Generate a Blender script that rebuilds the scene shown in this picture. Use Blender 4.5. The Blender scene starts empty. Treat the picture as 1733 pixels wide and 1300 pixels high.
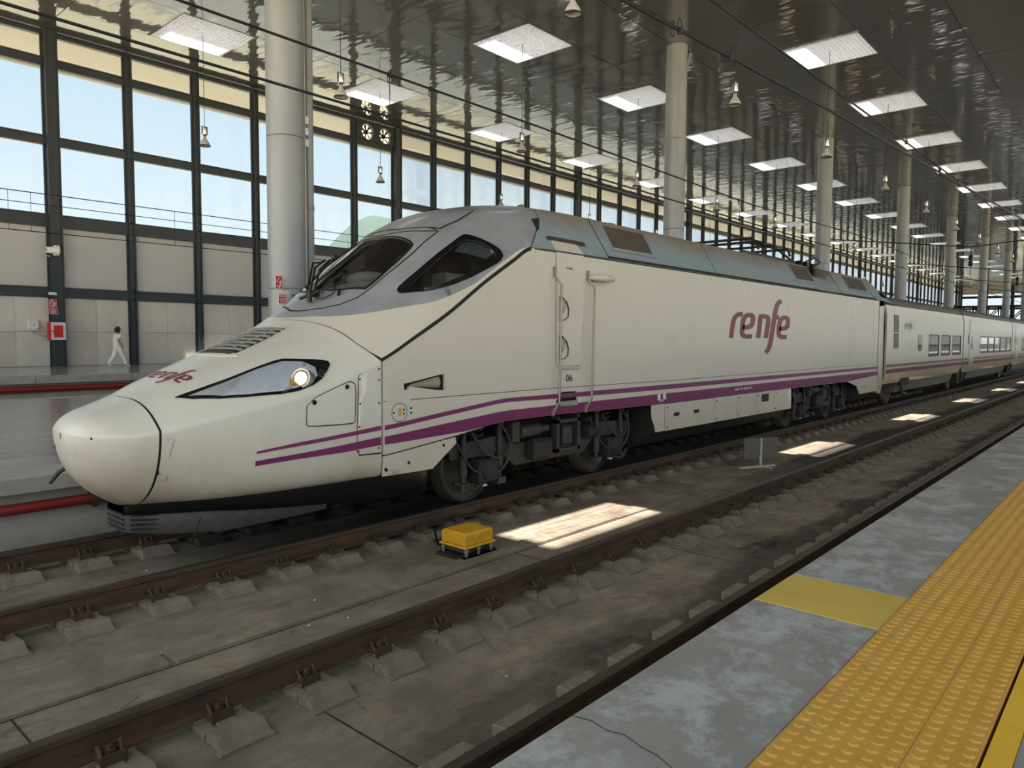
import bpy, bmesh, math, random
import numpy as np
from mathutils import Vector, Matrix
from mathutils.geometry import delaunay_2d_cdt
random.seed(7); rng = np.random.default_rng(7)
PI = math.pi
SC = bpy.context.scene
COL = SC.collection

# ------------------------------------------------------------------ camera, sky, sun, exposure
EYE = Vector((0.0, 0.0, 2.06))            # rail top is z = 0, x runs along the tracks, y towards the glass wall
YAW, PITCH, ROLL = 0.721505516, -0.062803235, 0.006377664
fw = Vector((math.cos(PITCH)*math.cos(YAW), math.cos(PITCH)*math.sin(YAW), math.sin(PITCH)))
rt = fw.cross(Vector((0, 0, 1))).normalized(); up = rt.cross(fw)
r2 = rt*math.cos(ROLL) + up*math.sin(ROLL); u2 = up*math.cos(ROLL) - rt*math.sin(ROLL)
cam_d = bpy.data.cameras.new('camera'); cam = bpy.data.objects.new('camera', cam_d); COL.objects.link(cam)
cam.matrix_world = Matrix(((r2.x, u2.x, -fw.x, EYE.x), (r2.y, u2.y, -fw.y, EYE.y), (r2.z, u2.z, -fw.z, EYE.z), (0, 0, 0, 1)))
cam_d.sensor_fit = 'HORIZONTAL'; cam_d.sensor_width = 36.0; cam_d.lens = 36.0*1233.2/1733.0
cam_d.clip_start = 0.05; cam_d.clip_end = 2000
SC.camera = cam

SKY_STRENGTH, SUN_STRENGTH, EXPOSURE = 1.05, 11.0, 1.1
wd = bpy.data.worlds.new('sky'); SC.world = wd; wd.use_nodes = True
wn = wd.node_tree.nodes; wl = wd.node_tree.links
for n in list(wn): wn.remove(n)
wo = wn.new('ShaderNodeOutputWorld'); wb = wn.new('ShaderNodeBackground')
tc = wn.new('ShaderNodeTexCoord'); sx = wn.new('ShaderNodeSeparateXYZ'); rp = wn.new('ShaderNodeValToRGB')
rp.color_ramp.elements[0].position = 0.0; rp.color_ramp.elements[0].color = (1.0, 1.0, 1.0, 1)
rp.color_ramp.elements[1].position = 0.8; rp.color_ramp.elements[1].color = (0.64, 0.77, 0.88, 1)
e = rp.color_ramp.elements.new(0.36); e.color = (0.66, 0.80, 0.88, 1)
e = rp.color_ramp.elements.new(0.15); e.color = (0.88, 0.94, 0.98, 1)
wl.new(tc.outputs['Generated'], sx.inputs[0]); wl.new(sx.outputs['Z'], rp.inputs[0]); wl.new(rp.outputs[0], wb.inputs[0])
wb.inputs[1].default_value = SKY_STRENGTH; wl.new(wb.outputs[0], wo.inputs[0])
sun_d = bpy.data.lights.new('sun', 'SUN'); sun = bpy.data.objects.new('sun', sun_d); COL.objects.link(sun)
sun_d.energy = SUN_STRENGTH; sun_d.angle = 0.009; sun_d.color = (1.0, 0.96, 0.90)
SUN_DIR = Vector((2.0, 2.75, -13.4)).normalized()      # the way the light travels
sun.rotation_euler = SUN_DIR.to_track_quat('-Z', 'Y').to_euler(); sun.location = (0, -10, 40)

SC.view_settings.view_transform = 'Standard'; SC.view_settings.look = 'None'
SC.view_settings.exposure = EXPOSURE; SC.view_settings.gamma = 1.0; SC.view_settings.use_curve_mapping = False
SC.cycles.use_denoising = True
SC.cycles.max_bounces = 10; SC.cycles.diffuse_bounces = 5; SC.cycles.glossy_bounces = 5
SC.cycles.transparent_max_bounces = 16; SC.cycles.transmission_bounces = 6
SC.cycles.caustics_reflective = False; SC.cycles.caustics_refractive = False
SC.cycles.sample_clamp_indirect = 6.0

# ------------------------------------------------------------------ materials
def s2l(c):
    return tuple(((x/255)/12.92 if x/255 <= .04045 else ((x/255+.055)/1.055)**2.4) for x in c)
class NT:
    def __init__(s, name):
        s.m = bpy.data.materials.new(name); s.m.use_nodes = True
        s.n = s.m.node_tree.nodes; s.l = s.m.node_tree.links
        s.b = s.n['Principled BSDF']; s.out = s.n['Material Output']; s.tc = s.n.new('ShaderNodeTexCoord')
    def noise(s, scale, detail=6, rough=.6, vec=None, stretch=None, dist=0):
        t = s.n.new('ShaderNodeTexNoise'); t.inputs['Scale'].default_value = scale
        t.inputs['Detail'].default_value = detail; t.inputs['Roughness'].default_value = rough; t.inputs['Distortion'].default_value = dist
        src = s.tc.outputs['Object']
        if stretch:
            mp = s.n.new('ShaderNodeMapping'); mp.inputs['Scale'].default_value = stretch
            s.l.new(src, mp.inputs[0]); src = mp.outputs[0]
        s.l.new(src, t.inputs['Vector']); return t.outputs['Fac']
    def ramp(s, fac, stops):
        r = s.n.new('ShaderNodeValToRGB'); el = r.color_ramp.elements
        while len(el) < len(stops): el.new(0.5)
        for e, (p, c) in zip(el, stops):
            e.position = p; e.color = (c if len(c) == 4 else (*c, 1)) if isinstance(c, tuple) else (c, c, c, 1)
        s.l.new(fac, r.inputs[0]); return r.outputs[0]
    def mix(s, fac, a, b, mode='MIX'):
        m = s.n.new('ShaderNodeMix'); m.data_type = 'RGBA'; m.blend_type = mode
        for sock, v in ((m.inputs[0], fac), (m.inputs[6], a), (m.inputs[7], b)):
            if hasattr(v, 'links'): s.l.new(v, sock)
            elif isinstance(v, (int, float)): sock.default_value = v if sock is m.inputs[0] else (v, v, v, 1)
            else: sock.default_value = (*v, 1)
        return m.outputs[2]
    def math(s, op, a, b=0.0, clamp=False):
        m = s.n.new('ShaderNodeMath'); m.operation = op; m.use_clamp = clamp
        for sock, v in ((m.inputs[0], a), (m.inputs[1], b)):
            if hasattr(v, 'links'): s.l.new(v, sock)
            else: sock.default_value = v
        return m.outputs[0]
    def xyz(s, ax):
        q = s.n.new('ShaderNodeSeparateXYZ'); s.l.new(s.tc.outputs['Object'], q.inputs[0]); return q.outputs[ax]
    def bump(s, h, strength=.3, dist=.02):
        b = s.n.new('ShaderNodeBump'); b.inputs['Strength'].default_value = strength; b.inputs['Distance'].default_value = dist
        s.l.new(h, b.inputs['Height']); s.l.new(b.outputs[0], s.b.inputs['Normal'])
    def set(s, **k):
        for key, v in k.items():
            sock = s.b.inputs[{'col': 'Base Color', 'rough': 'Roughness', 'metal': 'Metallic', 'spec': 'Specular IOR Level', 'coat': 'Coat Weight', 'crough': 'Coat Roughness', 'emit': 'Emission Color', 'estr': 'Emission Strength'}[key]]
            if hasattr(v, 'links'): s.l.new(v, sock)
            elif isinstance(v, tuple): sock.default_value = (*v, 1)
            else: sock.default_value = v
        return s
def plain(name, rgb, rough=.5, metal=0.0, var=.12, scale=9, coat=0.0):
    t = NT(name); c = s2l(rgb); f = t.noise(scale)
    t.set(col=t.mix(t.ramp(f, [(.3, 0.0), (.7, 1.0)]), tuple(x*(1-var) for x in c), tuple(min(1, x*(1+var)) for x in c)), rough=rough, metal=metal, coat=coat)
    return t.m
def steps(t, ax, lo, hi):     # 0..1 along an object axis
    return t.math('DIVIDE', t.math('SUBTRACT', t.xyz(ax), lo), hi-lo, True)

def mk_body(name, c, dirt, low_dirt_shade=.5, zlo=.6, zhi=1.3, rough=.32):
    t = NT(name); c = s2l(c); d = s2l(dirt)
    spots = t.ramp(t.noise(2.2, 10, .72, stretch=(1, 1, .55)), [(.55, 0.0), (.85, .4)])
    low = t.math('MULTIPLY', t.ramp(steps(t, 'Z', zlo, zhi), [(0, low_dirt_shade), (1, 0.0)]), t.ramp(t.noise(3, 5, .6, stretch=(1, 1, .3)), [(.25, .4), (.7, 1.0)]))
    speck = t.ramp(t.noise(38, 3, .5), [(.69, 0.0), (.74, .5)])
    f = t.math('ADD', t.math('ADD', spots, low), t.math('MULTIPLY', speck, .25), True)
    t.set(col=t.mix(f, c, d), rough=rough, spec=.4, coat=.25, crough=.15)
    return t.m
M = {}
M['cream'] = mk_body('cream_paint', (204, 194, 179), (166, 148, 118), .35)
M['nose'] = mk_body('nose_paint', (205, 199, 187), (156, 136, 106), .85, .45, 1.3, .36)  # lower nose: real dirt, strengthened to paint in its shade too
M['coach'] = mk_body('coach_paint', (206, 197, 180), (150, 118, 72), .95, .7, 1.5)
M['stripe'] = plain('purple_stripe', (112, 32, 84), .35, coat=.2)
M['maroon'] = plain('maroon_lettering', (122, 46, 62), .45)
M['coachstripe'] = plain('coach_stripe', (110, 48, 58), .4)
M['greylogo'] = plain('grey_lettering', (96, 92, 92), .5)
M['blackink'] = plain('black_ink', (28, 27, 26), .6)
M['whiteink'] = plain('white_ink', (225, 215, 220), .6)
t = NT('cab_grey_paint'); t.set(col=t.mix(t.ramp(t.noise(4, 7, .65, stretch=(.5, 1, 1)), [(.35, 0.0), (.75, 1.0)]), s2l((148, 148, 153)), s2l((130, 129, 129))), rough=.3, coat=.35, crough=.12); M['mask'] = t.m
t = NT('roof_blue_grey')
fz = t.math('ADD', steps(t, 'Z', 3.3, 3.9), t.math('MULTIPLY', t.math('SUBTRACT', t.noise(1.4, 6, .6), .5), .9))
t.set(col=t.mix(t.ramp(fz, [(.25, 0.0), (.75, 1.0)]), s2l((136, 150, 154)), s2l((126, 116, 104))), rough=.5); M['roof'] = t.m
M['dark'] = plain('dark_gap', (18, 17, 16), .8)
M['under'] = plain('underframe_grime', (36, 33, 31), .75, var=.4, scale=6)
M['under2'] = plain('bogie_grey', (54, 50, 46), .65, var=.4, scale=12)
M['skirtgrey'] = plain('plough_grey', (92, 90, 88), .5, var=.2)
M['rubber'] = plain('black_rubber', (16, 17, 20), .4)
M['rubbergloss'] = plain('black_glass_border', (12, 15, 22), .12)
M['chrome'] = plain('bare_steel', (170, 165, 155), .35, .8)
M['rail_metal'] = plain('handrail_steel', (150, 140, 122), .4, .6)
M['lampsteel'] = plain('lamp_steel', (196, 196, 194), .22, .9)
M['black_metal'] = plain('black_metal', (24, 23, 23), .5, .2)
def glassy(name, tint, refl=.5, rough=.02, body=None):
    t = NT(name); n, l = t.n, t.l
    tr = n.new('ShaderNodeBsdfTransparent'); tr.inputs[0].default_value = (*tint, 1)
    gl = n.new('ShaderNodeBsdfGlossy'); gl.inputs['Roughness'].default_value = rough; gl.inputs['Color'].default_value = (1, 1, 1, 1)
    fr = n.new('ShaderNodeFresnel'); fr.inputs[0].default_value = 1.5
    mul = t.math('MULTIPLY', fr.outputs[0], refl)
    mx = n.new('ShaderNodeMixShader'); l.new(mul, mx.inputs[0]); l.new(tr.outputs[0], mx.inputs[1]); l.new(gl.outputs[0], mx.inputs[2])
    l.new(mx.outputs[0], t.out.inputs[0]); return t.m
M['pane'] = glassy('tinted_station_glass', (.62, .66, .68), .35)
M['clearpane'] = glassy('clear_station_glass', (.93, .95, .95), .3)
M['cabglass'] = glassy('cab_glass', (.72, .77, .80), 1.7)
M['lens'] = glassy('lamp_lens', (.97, .975, .98), .8)
t = NT('coach_glass'); t.set(col=(.012, .014, .018), rough=.04, spec=.6); M['coachglass'] = t.m
t = NT('headlamp_glow'); t.set(col=(1, .85, .6), emit=(1.0, .74, .40), estr=1.5); M['amber'] = plain('amber_glow_paint', (236, 180, 110), .4)
M['wheelrim'] = plain('wheel_tread', (84, 78, 70), .45, .5)
M['glow'] = t.m
t = NT('reflector_chrome'); t.set(col=t.mix(t.noise(14), s2l((250, 250, 252)), s2l((228, 232, 244))), metal=.1, rough=.3); t.bump(t.noise(60, 2), .35, .01); M['reflector'] = t.m
t = NT('steel_window_frame'); t.set(col=t.mix(t.noise(4), s2l((38, 45, 50)), s2l((50, 57, 62))), rough=.42, spec=.5); M['frame'] = t.m
t = NT('column_paint'); t.set(col=t.mix(t.ramp(t.noise(2, 6, .6, stretch=(1, 1, .25)), [(.3, 0.0), (.7, 1.0)]), s2l((138, 141, 143)), s2l((152, 155, 157))), rough=.36, spec=.5, metal=.15); M['column'] = t.m
def mk_stone(name, a, b, scale, rough, stretch=None):
    t = NT(name); f = t.noise(scale, 8, .62, stretch=stretch, dist=.6)
    oi = t.n.new('ShaderNodeObjectInfo')
    f2 = t.math('ADD', f, t.math('MULTIPLY', t.math('SUBTRACT', oi.outputs['Random'], .5), .35))
    t.set(col=t.mix(t.ramp(f2, [(.3, 0.0), (.72, 1.0)]), s2l(a), s2l(b)), rough=rough); return t.m
M['tile'] = mk_stone('wall_stone', (196, 189, 178), (218, 211, 199), .9, .3)
def translucent(name, rgb, mixf, var=0.0):
    t = NT(name); c = s2l(rgb); n, l = t.n, t.l
    tr = n.new('ShaderNodeBsdfTranslucent'); mx = n.new('ShaderNodeMixShader'); mx.inputs[0].default_value = mixf
    cc = t.mix(t.ramp(t.noise(.7, 7, .6, stretch=(1, 1, .4)), [(.3, 0.0), (.7, 1.0)]), tuple(x*(1-var) for x in c), tuple(min(1, x*(1+var)) for x in c))
    l.new(cc, tr.inputs[0]); t.set(col=cc, rough=.45); l.new(t.b.outputs[0], mx.inputs[1]); l.new(tr.outputs[0], mx.inputs[2]); l.new(mx.outputs[0], t.out.inputs[0]); return t.m
M['cladding'] = translucent('translucent_cladding', (204, 203, 201), .30, .05)
M['soffit'] = translucent('translucent_soffit', (246, 235, 216), .30, .02)  # translucency added so the sun brightens the soffit from above
M['rooflight'] = translucent('rooflight_sheet', (240, 242, 246), .42)
def mk_conc(name, stops, scale, rough=.85, bump=.25, extra=None):
    t = NT(name); f = t.noise(scale, 12, .68, dist=.4)
    c = t.ramp(f, [(p, s2l(q)) for p, q in stops])
    if extra: c = extra(t, c)
    t.set(col=c, rough=rough); t.bump(t.noise(scale*9, 8, .7), bump, .01); return t.m
def oil_and_shade(t, c):
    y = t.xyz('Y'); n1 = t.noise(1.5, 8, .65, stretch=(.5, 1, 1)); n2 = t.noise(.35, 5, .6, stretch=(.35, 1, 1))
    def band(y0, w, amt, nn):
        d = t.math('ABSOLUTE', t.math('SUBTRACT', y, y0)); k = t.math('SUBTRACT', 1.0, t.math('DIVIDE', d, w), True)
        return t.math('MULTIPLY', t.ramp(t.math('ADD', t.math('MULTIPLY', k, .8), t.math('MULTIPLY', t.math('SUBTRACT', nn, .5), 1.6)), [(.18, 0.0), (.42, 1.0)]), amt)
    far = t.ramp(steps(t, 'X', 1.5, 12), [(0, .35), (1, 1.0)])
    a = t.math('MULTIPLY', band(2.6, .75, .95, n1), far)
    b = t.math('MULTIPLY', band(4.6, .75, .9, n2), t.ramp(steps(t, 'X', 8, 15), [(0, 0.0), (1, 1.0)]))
    g = t.math('MULTIPLY', band(7.26, 1.3, .9, n1), t.ramp(steps(t, 'X', 2.6, 6), [(0, .1), (1, 1.0)]))  # band under the train: its shade painted into the slab colour
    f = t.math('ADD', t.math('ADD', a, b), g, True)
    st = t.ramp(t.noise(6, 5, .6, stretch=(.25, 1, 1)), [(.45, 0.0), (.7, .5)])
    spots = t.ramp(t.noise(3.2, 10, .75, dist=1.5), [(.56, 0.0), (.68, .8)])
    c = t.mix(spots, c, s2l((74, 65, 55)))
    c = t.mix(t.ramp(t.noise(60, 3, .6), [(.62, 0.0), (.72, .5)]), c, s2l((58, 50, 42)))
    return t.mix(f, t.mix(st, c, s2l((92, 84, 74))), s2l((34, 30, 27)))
M['bed'] = mk_conc('track_slab_concrete', [(.3, (96, 83, 70)), (.5, (128, 114, 98)), (.7, (154, 138, 119))], 1.5, .9, .35, oil_and_shade)
M['block'] = mk_conc('sleeper_concrete', [(.3, (104, 93, 79)), (.7, (138, 125, 107))], 6, .9, .3)
M['padmetal'] = plain('rusty_clip', (74, 55, 42), .7, .2, .4, 20)
t = NT('rusty_rail')
top = t.ramp(steps(t, 'Z', -.035, -.006), [(.55, 0.0), (1, 1.0)])
t.set(col=t.mix(top, t.mix(t.ramp(t.noise(9, 6, .7, stretch=(.3, 1, 1)), [(.3, 0.0), (.7, 1.0)]), s2l((54, 38, 29)), s2l((92, 66, 46))), s2l((74, 64, 56))), rough=t.mix(top, .8, .45), metal=t.mix(top, .1, .5)); M['rail'] = t.m
def patches(t, c):
    return t.mix(t.ramp(t.noise(2.6, 12, .78, dist=.25), [(.49, 0.0), (.60, .75)]), c, s2l((186, 187, 182)))
M['platform'] = mk_conc('platform_concrete', [(.3, (132, 128, 123)), (.7, (154, 150, 144))], 2.2, .6, .12, patches)
M['coping'] = mk_conc('coping_concrete', [(.3, (150, 145, 136)), (.7, (176, 170, 160))], 2.0, .7, .15)
M['yelpaint'] = mk_conc('yellow_paint', [(.3, (196, 164, 72)), (.7, (214, 182, 84))], 2.5, .55, .12)
def wear(t, c):
    return t.mix(t.ramp(t.noise(2.6, 9, .7), [(.5, 0.0), (.72, .75)]), c, s2l((190, 158, 108)))
M['tactile'] = mk_conc('tactile_rubber', [(.3, (200, 146, 58)), (.7, (220, 168, 76))], 3, .5, .08, wear)
M['band'] = mk_conc('bright_yellow_paint', [(.3, (226, 172, 40)), (.7, (240, 190, 58))], 3, .5, .06)
t = NT('polished_terrazzo'); t.set(col=t.mix(t.ramp(t.noise(1.6, 7, .6, stretch=(.35, 1, 1)), [(.35, 0.0), (.7, 1.0)]), s2l((138, 137, 138)), s2l((168, 167, 168))), rough=.16, spec=.6); M['polished'] = t.m
t = NT('mirror_ceiling_metal'); oi = t.n.new('ShaderNodeObjectInfo')
t.set(col=t.mix(oi.outputs['Random'], (.075, .071, .066), (.10, .096, .09)), metal=0.0, rough=.05, coat=.5, crough=.42); t.b.inputs['IOR'].default_value = 2.4
t.bump(t.noise(.9, 2, .5, stretch=(1.6, .55, 1)), .07, .35); M['ceiling'] = t.m
M['seam'] = plain('ceiling_seam', (44, 42, 40), .7)
M['louver'] = plain('louver_white', (226, 226, 228), .3)
M['shaft'] = plain('shaft_white', (238, 238, 240), .8, var=.02)
M['red'] = plain('fire_red', (196, 32, 36), .4)
M['redpipe'] = plain('red_pipe', (132, 36, 36), .45)
M['white'] = plain('white_enamel', (222, 222, 220), .4)
M['grey'] = plain('light_grey_plastic', (186, 184, 180), .5)
M['green'] = plain('sign_green', (16, 84, 52), .5)
M['boxyellow'] = plain('machine_yellow', (214, 158, 34), .5, var=.15)
M['plate'] = plain('sign_back', (96, 88, 80), .7, var=.25)
M['shadedblock'] = plain('shaded_concrete', (52, 46, 40), .85, var=.3)  # dark block colour with the shade under the train painted in
M['slat'] = plain('slat_grey', (150, 146, 140), .5)
M['grille'] = plain('grille_brown', (86, 74, 64), .7)
M['post'] = plain('post_grey', (176, 168, 156), .6)
M['tan'] = mk_conc('outdoor_paving', [(.3, (204, 184, 148)), (.7, (216, 196, 160))], .2, .95, 0)
M['paving'] = plain('grey_paving', (168, 160, 146), .95, var=.08, scale=.3)
M['asphalt'] = plain('street_asphalt', (66, 63, 60), .95, var=.1, scale=.4)

M['hill'] = plain('hazy_hill', (98, 110, 98), 1.0, var=.05, scale=.02)
M['skin'] = plain('skin', (176, 124, 100), .6); M['hair'] = plain('dark_hair', (42, 24, 22), .7)
M['cloth'] = plain('white_uniform', (228, 224, 220), .85, var=.05); M['shoe'] = plain('white_shoe', (216, 212, 208), .7)
M['beige'] = plain('dash_beige', (206, 196, 178), .7); M['blind'] = plain('sun_blind', (120, 122, 116), .8)
M['seat'] = plain('seat_cloth', (52, 54, 62), .9); M['wood'] = plain('cardboard', (150, 136, 112), .8)

# ------------------------------------------------------------------ mesh helpers
class MB:
    def __init__(s): s.v = []; s.f = []; s.sm = []
    def add(s, vs, fs, smooth=False):
        o = len(s.v); s.v += [tuple(p) for p in vs]; s.f += [tuple(i+o for i in f) for f in fs]; s.sm += [smooth]*len(fs); return s
    def box(s, a, b):
        (x0, y0, z0), (x1, y1, z1) = a, b
        return s.add([(x0,y0,z0),(x1,y0,z0),(x1,y1,z0),(x0,y1,z0),(x0,y0,z1),(x1,y0,z1),(x1,y1,z1),(x0,y1,z1)],
                     [(0,3,2,1),(4,5,6,7),(0,1,5,4),(1,2,6,5),(2,3,7,6),(3,0,4,7)])
    def bbox(s, a, b, c=.01):              # box with chamfered top and bottom edges
        (x0, y0, z0), (x1, y1, z1) = a, b; V = []; 
        for z, k in ((z0, c), (z0+c, 0), (z1-c, 0), (z1, c)):
            V += [(x0+k,y0+k,z),(x1-k,y0+k,z),(x1-k,y1-k,z),(x0+k,y1-k,z)]
        F = [(3,2,1,0),(12,13,14,15)]
        for r in range(3):
            for i in range(4): F.append((r*4+i, r*4+(i+1)%4, r*4+4+(i+1)%4, r*4+4+i))
        return s.add(V, F)
    def tube(s, pts, r, n=8, cap=True, smooth=True):
        P = [Vector(p) for p in pts]; R = r if isinstance(r, (list, tuple)) else [r]*len(P); V = []; F = []
        prev = None
        for i, p in enumerate(P):
            d = (P[min(i+1, len(P)-1)]-P[max(i-1, 0)]).normalized()
            a = prev if prev is not None else (Vector((0,0,1)) if abs(d.z) < .9 else Vector((1,0,0)))
            a = (a - d*a.dot(d)).normalized(); b = d.cross(a); prev = a
            for k in range(n): V.append(p + (a*math.cos(2*PI*k/n) + b*math.sin(2*PI*k/n))*R[i])
        for i in range(len(P)-1):
            for k in range(n): F.append((i*n+k, i*n+(k+1)%n, (i+1)*n+(k+1)%n, (i+1)*n+k))
        s.add(V, F, smooth)
        if cap: s.add(V[:n], [tuple(reversed(range(n)))]); s.add(V[-n:], [tuple(range(n))])
        return s
    def lathe(s, prof, o=(0,0,0), ax='z', n=16, smooth=True):
        V = []; F = []; o = Vector(o)
        for r, h in prof:
            for k in range(n):
                c, q = r*math.cos(2*PI*k/n), r*math.sin(2*PI*k/n)
                V.append(o + Vector({'z': (c, q, h), 'y': (c, h, -q), 'x': (h, c, q)}[ax]))
        for i in range(len(prof)-1):
            for k in range(n): F.append((i*n+k, i*n+(k+1)%n, (i+1)*n+(k+1)%n, (i+1)*n+k))
        return s.add(V, F, smooth)
    def prism(s, poly, axis, a, b):         # polygon in the two other axes, extruded along axis
        n = len(poly)
        def P(p, h): return {'x': (h, p[0], p[1]), 'y': (p[0], h, p[1]), 'z': (p[0], p[1], h)}[axis]
        V = [P(p, a) for p in poly] + [P(p, b) for p in poly]
        F = [tuple(reversed(range(n))), tuple(range(n, 2*n))] + [(i, (i+1)%n, n+(i+1)%n, n+i) for i in range(n)]
        return s.add(V, F)
    def mesh(s, name):
        me = bpy.data.meshes.new(name); me.from_pydata(s.v, [], s.f)
        me.polygons.foreach_set('use_smooth', s.sm); me.update()
        bm = bmesh.new(); bm.from_mesh(me); bmesh.ops.recalc_face_normals(bm, faces=bm.faces); bm.to_mesh(me); bm.free()
        return me
    def build(s, name, mat, parent=None, loc=None):
        me = s.mesh(name); me.materials.append(M[mat] if isinstance(mat, str) else mat); return link(name, me, parent, loc)
def link(name, me, parent=None, loc=None):
    o = bpy.data.objects.new(name, me); COL.objects.link(o)
    if loc: o.location = loc
    if parent: o.parent = parent; o.matrix_parent_inverse = wm(parent).inverted()
    return o
def wm(o):
    return (wm(o.parent) @ o.matrix_parent_inverse if o.parent else Matrix()) @ o.matrix_basis
def sm(pts, it=2):
    p = [Vector(a) for a in pts]
    for _ in range(it):
        q = [p[0]]
        for a, b in zip(p, p[1:]): q += [a*.75+b*.25, a*.25+b*.75]
        p = q+[p[-1]]
    return p
def tag(o, label=None, cat=None, group=None, kind=None):
    if label: o['label'] = label
    if cat: o['category'] = cat
    if group: o['group'] = group
    if kind: o['kind'] = kind
    return o
def empty(name, loc=(0,0,0)):
    o = bpy.data.objects.new(name, None); COL.objects.link(o); o.location = loc; o.empty_display_size = .2; return o
def copy_tree(o, parent=None):
    c = o.copy(); COL.objects.link(c)
    if parent: c.parent = parent
    for ch in o.children: copy_tree(ch, c)
    return c
ORD = ['first','second','third','fourth','fifth','sixth','seventh','eighth','ninth','tenth','eleventh','twelfth','thirteenth','fourteenth','fifteenth','sixteenth','seventeenth','eighteenth','nineteenth','twentieth']
def text_mesh(txt, size, extr=.002, squeeze=1.0, align='CENTER'):
    cu = bpy.data.curves.new('lettering', 'FONT'); cu.body = txt; cu.size = size; cu.extrude = extr; cu.align_x = align; cu.align_y = 'CENTER'; cu.resolution_u = 3
    ob = bpy.data.objects.new('lettering', cu); COL.objects.link(ob)
    dg = bpy.context.evaluated_depsgraph_get(); dg.update()
    me = bpy.data.meshes.new_from_object(ob.evaluated_get(dg)); bpy.data.objects.remove(ob)
    for v in me.vertices: v.co.x *= squeeze
    return me
def text_on_wall(name, txt, size, x, y, z, mat, parent, squeeze=1.0):      # faces -y
    me = text_mesh(txt, size, .002, squeeze)
    for v in me.vertices: v.co = Vector((v.co.x+x, y-v.co.z, v.co.y+z))
    me.materials.append(M[mat]); return link(name, me, parent)
def inside(p, poly):
    x, y = p; c = False; n = len(poly); j = n-1
    for i in range(n):
        xi, yi = poly[i]; xj, yj = poly[j]
        if (yi > y) != (yj > y) and x < (xj-xi)*(y-yi)/(yj-yi)+xi: c = not c
        j = i
    return c
def densify(loop, st, closed=True):
    out = []; n = len(loop)
    for i in range(n if closed else n-1):
        a, b = loop[i], loop[(i+1) % n]; d = math.hypot(b[0]-a[0], b[1]-a[1]); k = max(1, int(math.ceil(d/st)))
        out += [(a[0]+(b[0]-a[0])*j/k, a[1]+(b[1]-a[1])*j/k) for j in range(k)]
    if not closed: out.append(loop[-1])
    return out
def rounded(loop, it=1):                   # Chaikin corner cutting
    for _ in range(it):
        q = []
        for i in range(len(loop)):
            a, b = loop[i], loop[(i+1) % len(loop)]
            q += [(a[0]*.78+b[0]*.22, a[1]*.78+b[1]*.22), (a[0]*.22+b[0]*.78, a[1]*.22+b[1]*.78)]
        loop = q
    return loop
def patch(name, loop, fn, mat, parent, holes=(), off=0.0, thick=.012, st=.12, sc=(1, 1), stx=None, mirror=None, pts=None):
    """a sheet that follows the surface fn(u,v,off); loop and holes are in (u,v); sc makes the plane metric"""
    sx_, sy_ = sc; sxx = stx or 1.0
    L = densify([(a*sx_, b*sy_) for a, b in loop], st); H = [densify([(a*sx_, b*sy_) for a, b in h], st) for h in holes]
    P = []; E = []
    for ring in [L]+H:
        o = len(P); P += ring; E += [(o+i, o+(i+1) % len(ring)) for i in range(len(ring))]
    xs = [p[0] for p in L]; ys = [p[1] for p in L]
    B = np.array(P)
    gx = np.arange(min(xs)+st*.5, max(xs), st*sxx); gy = np.arange(min(ys)+st*.5, max(ys), st)
    for gxx in gx:
        for gyy in gy:
            q = (gxx, gyy)
            if np.min((B[:, 0]-gxx)**2+(B[:, 1]-gyy)**2) < (st*.45)**2: continue
            if inside(q, L) and not any(inside(q, h) for h in H): P.append(q)
    v2, e2, f2, *_ = delaunay_2d_cdt([Vector(p) for p in P], E, [], 0, 1e-5)
    F = []
    for f in f2:
        c = (sum(v2[i].x for i in f)/len(f), sum(v2[i].y for i in f)/len(f))
        if inside(c, L) and not any(inside(c, h) for h in H): F.append(tuple(f))
    used = sorted({i for f in F for i in f}); mp = {i: k for k, i in enumerate(used)}
    uv = np.array([(v2[i].x/sx_, v2[i].y/sy_) for i in used]); F = [tuple(mp[i] for i in f) for f in F]
    top = fn(uv[:, 0], uv[:, 1], off)
    mb = MB(); mb.add(top.tolist(), F, True)
    if thick:
        cnt = {}
        for f in F:
            for i in range(len(f)):
                e = (f[i], f[(i+1) % len(f)]); k = (min(e), max(e)); cnt.setdefault(k, []).append(e)
        low = fn(uv[:, 0], uv[:, 1], off-thick); vs = []; fs = []
        for k, es in cnt.items():
            if len(es) == 1:
                a, b = es[0]; o = len(vs); vs += [top[b], top[a], low[a], low[b]]; fs.append((o, o+1, o+2, o+3))
        mb.add([tuple(p) for p in vs], fs)
    me = bpy.data.meshes.new(name); me.from_pydata(mb.v, [], mb.f); me.polygons.foreach_set('use_smooth', mb.sm)
    me.materials.append(M[mat]); me.update()
    o = link(name, me, parent)
    if mirror is not None:
        m2 = me.copy(); co = np.empty(len(m2.vertices)*3); m2.vertices.foreach_get('co', co); co[1::3] = 2*mirror-co[1::3]; m2.vertices.foreach_set('co', co); m2.flip_normals(); m2.update()
        o2 = link(name, m2, parent); return o, o2
    return o
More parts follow.
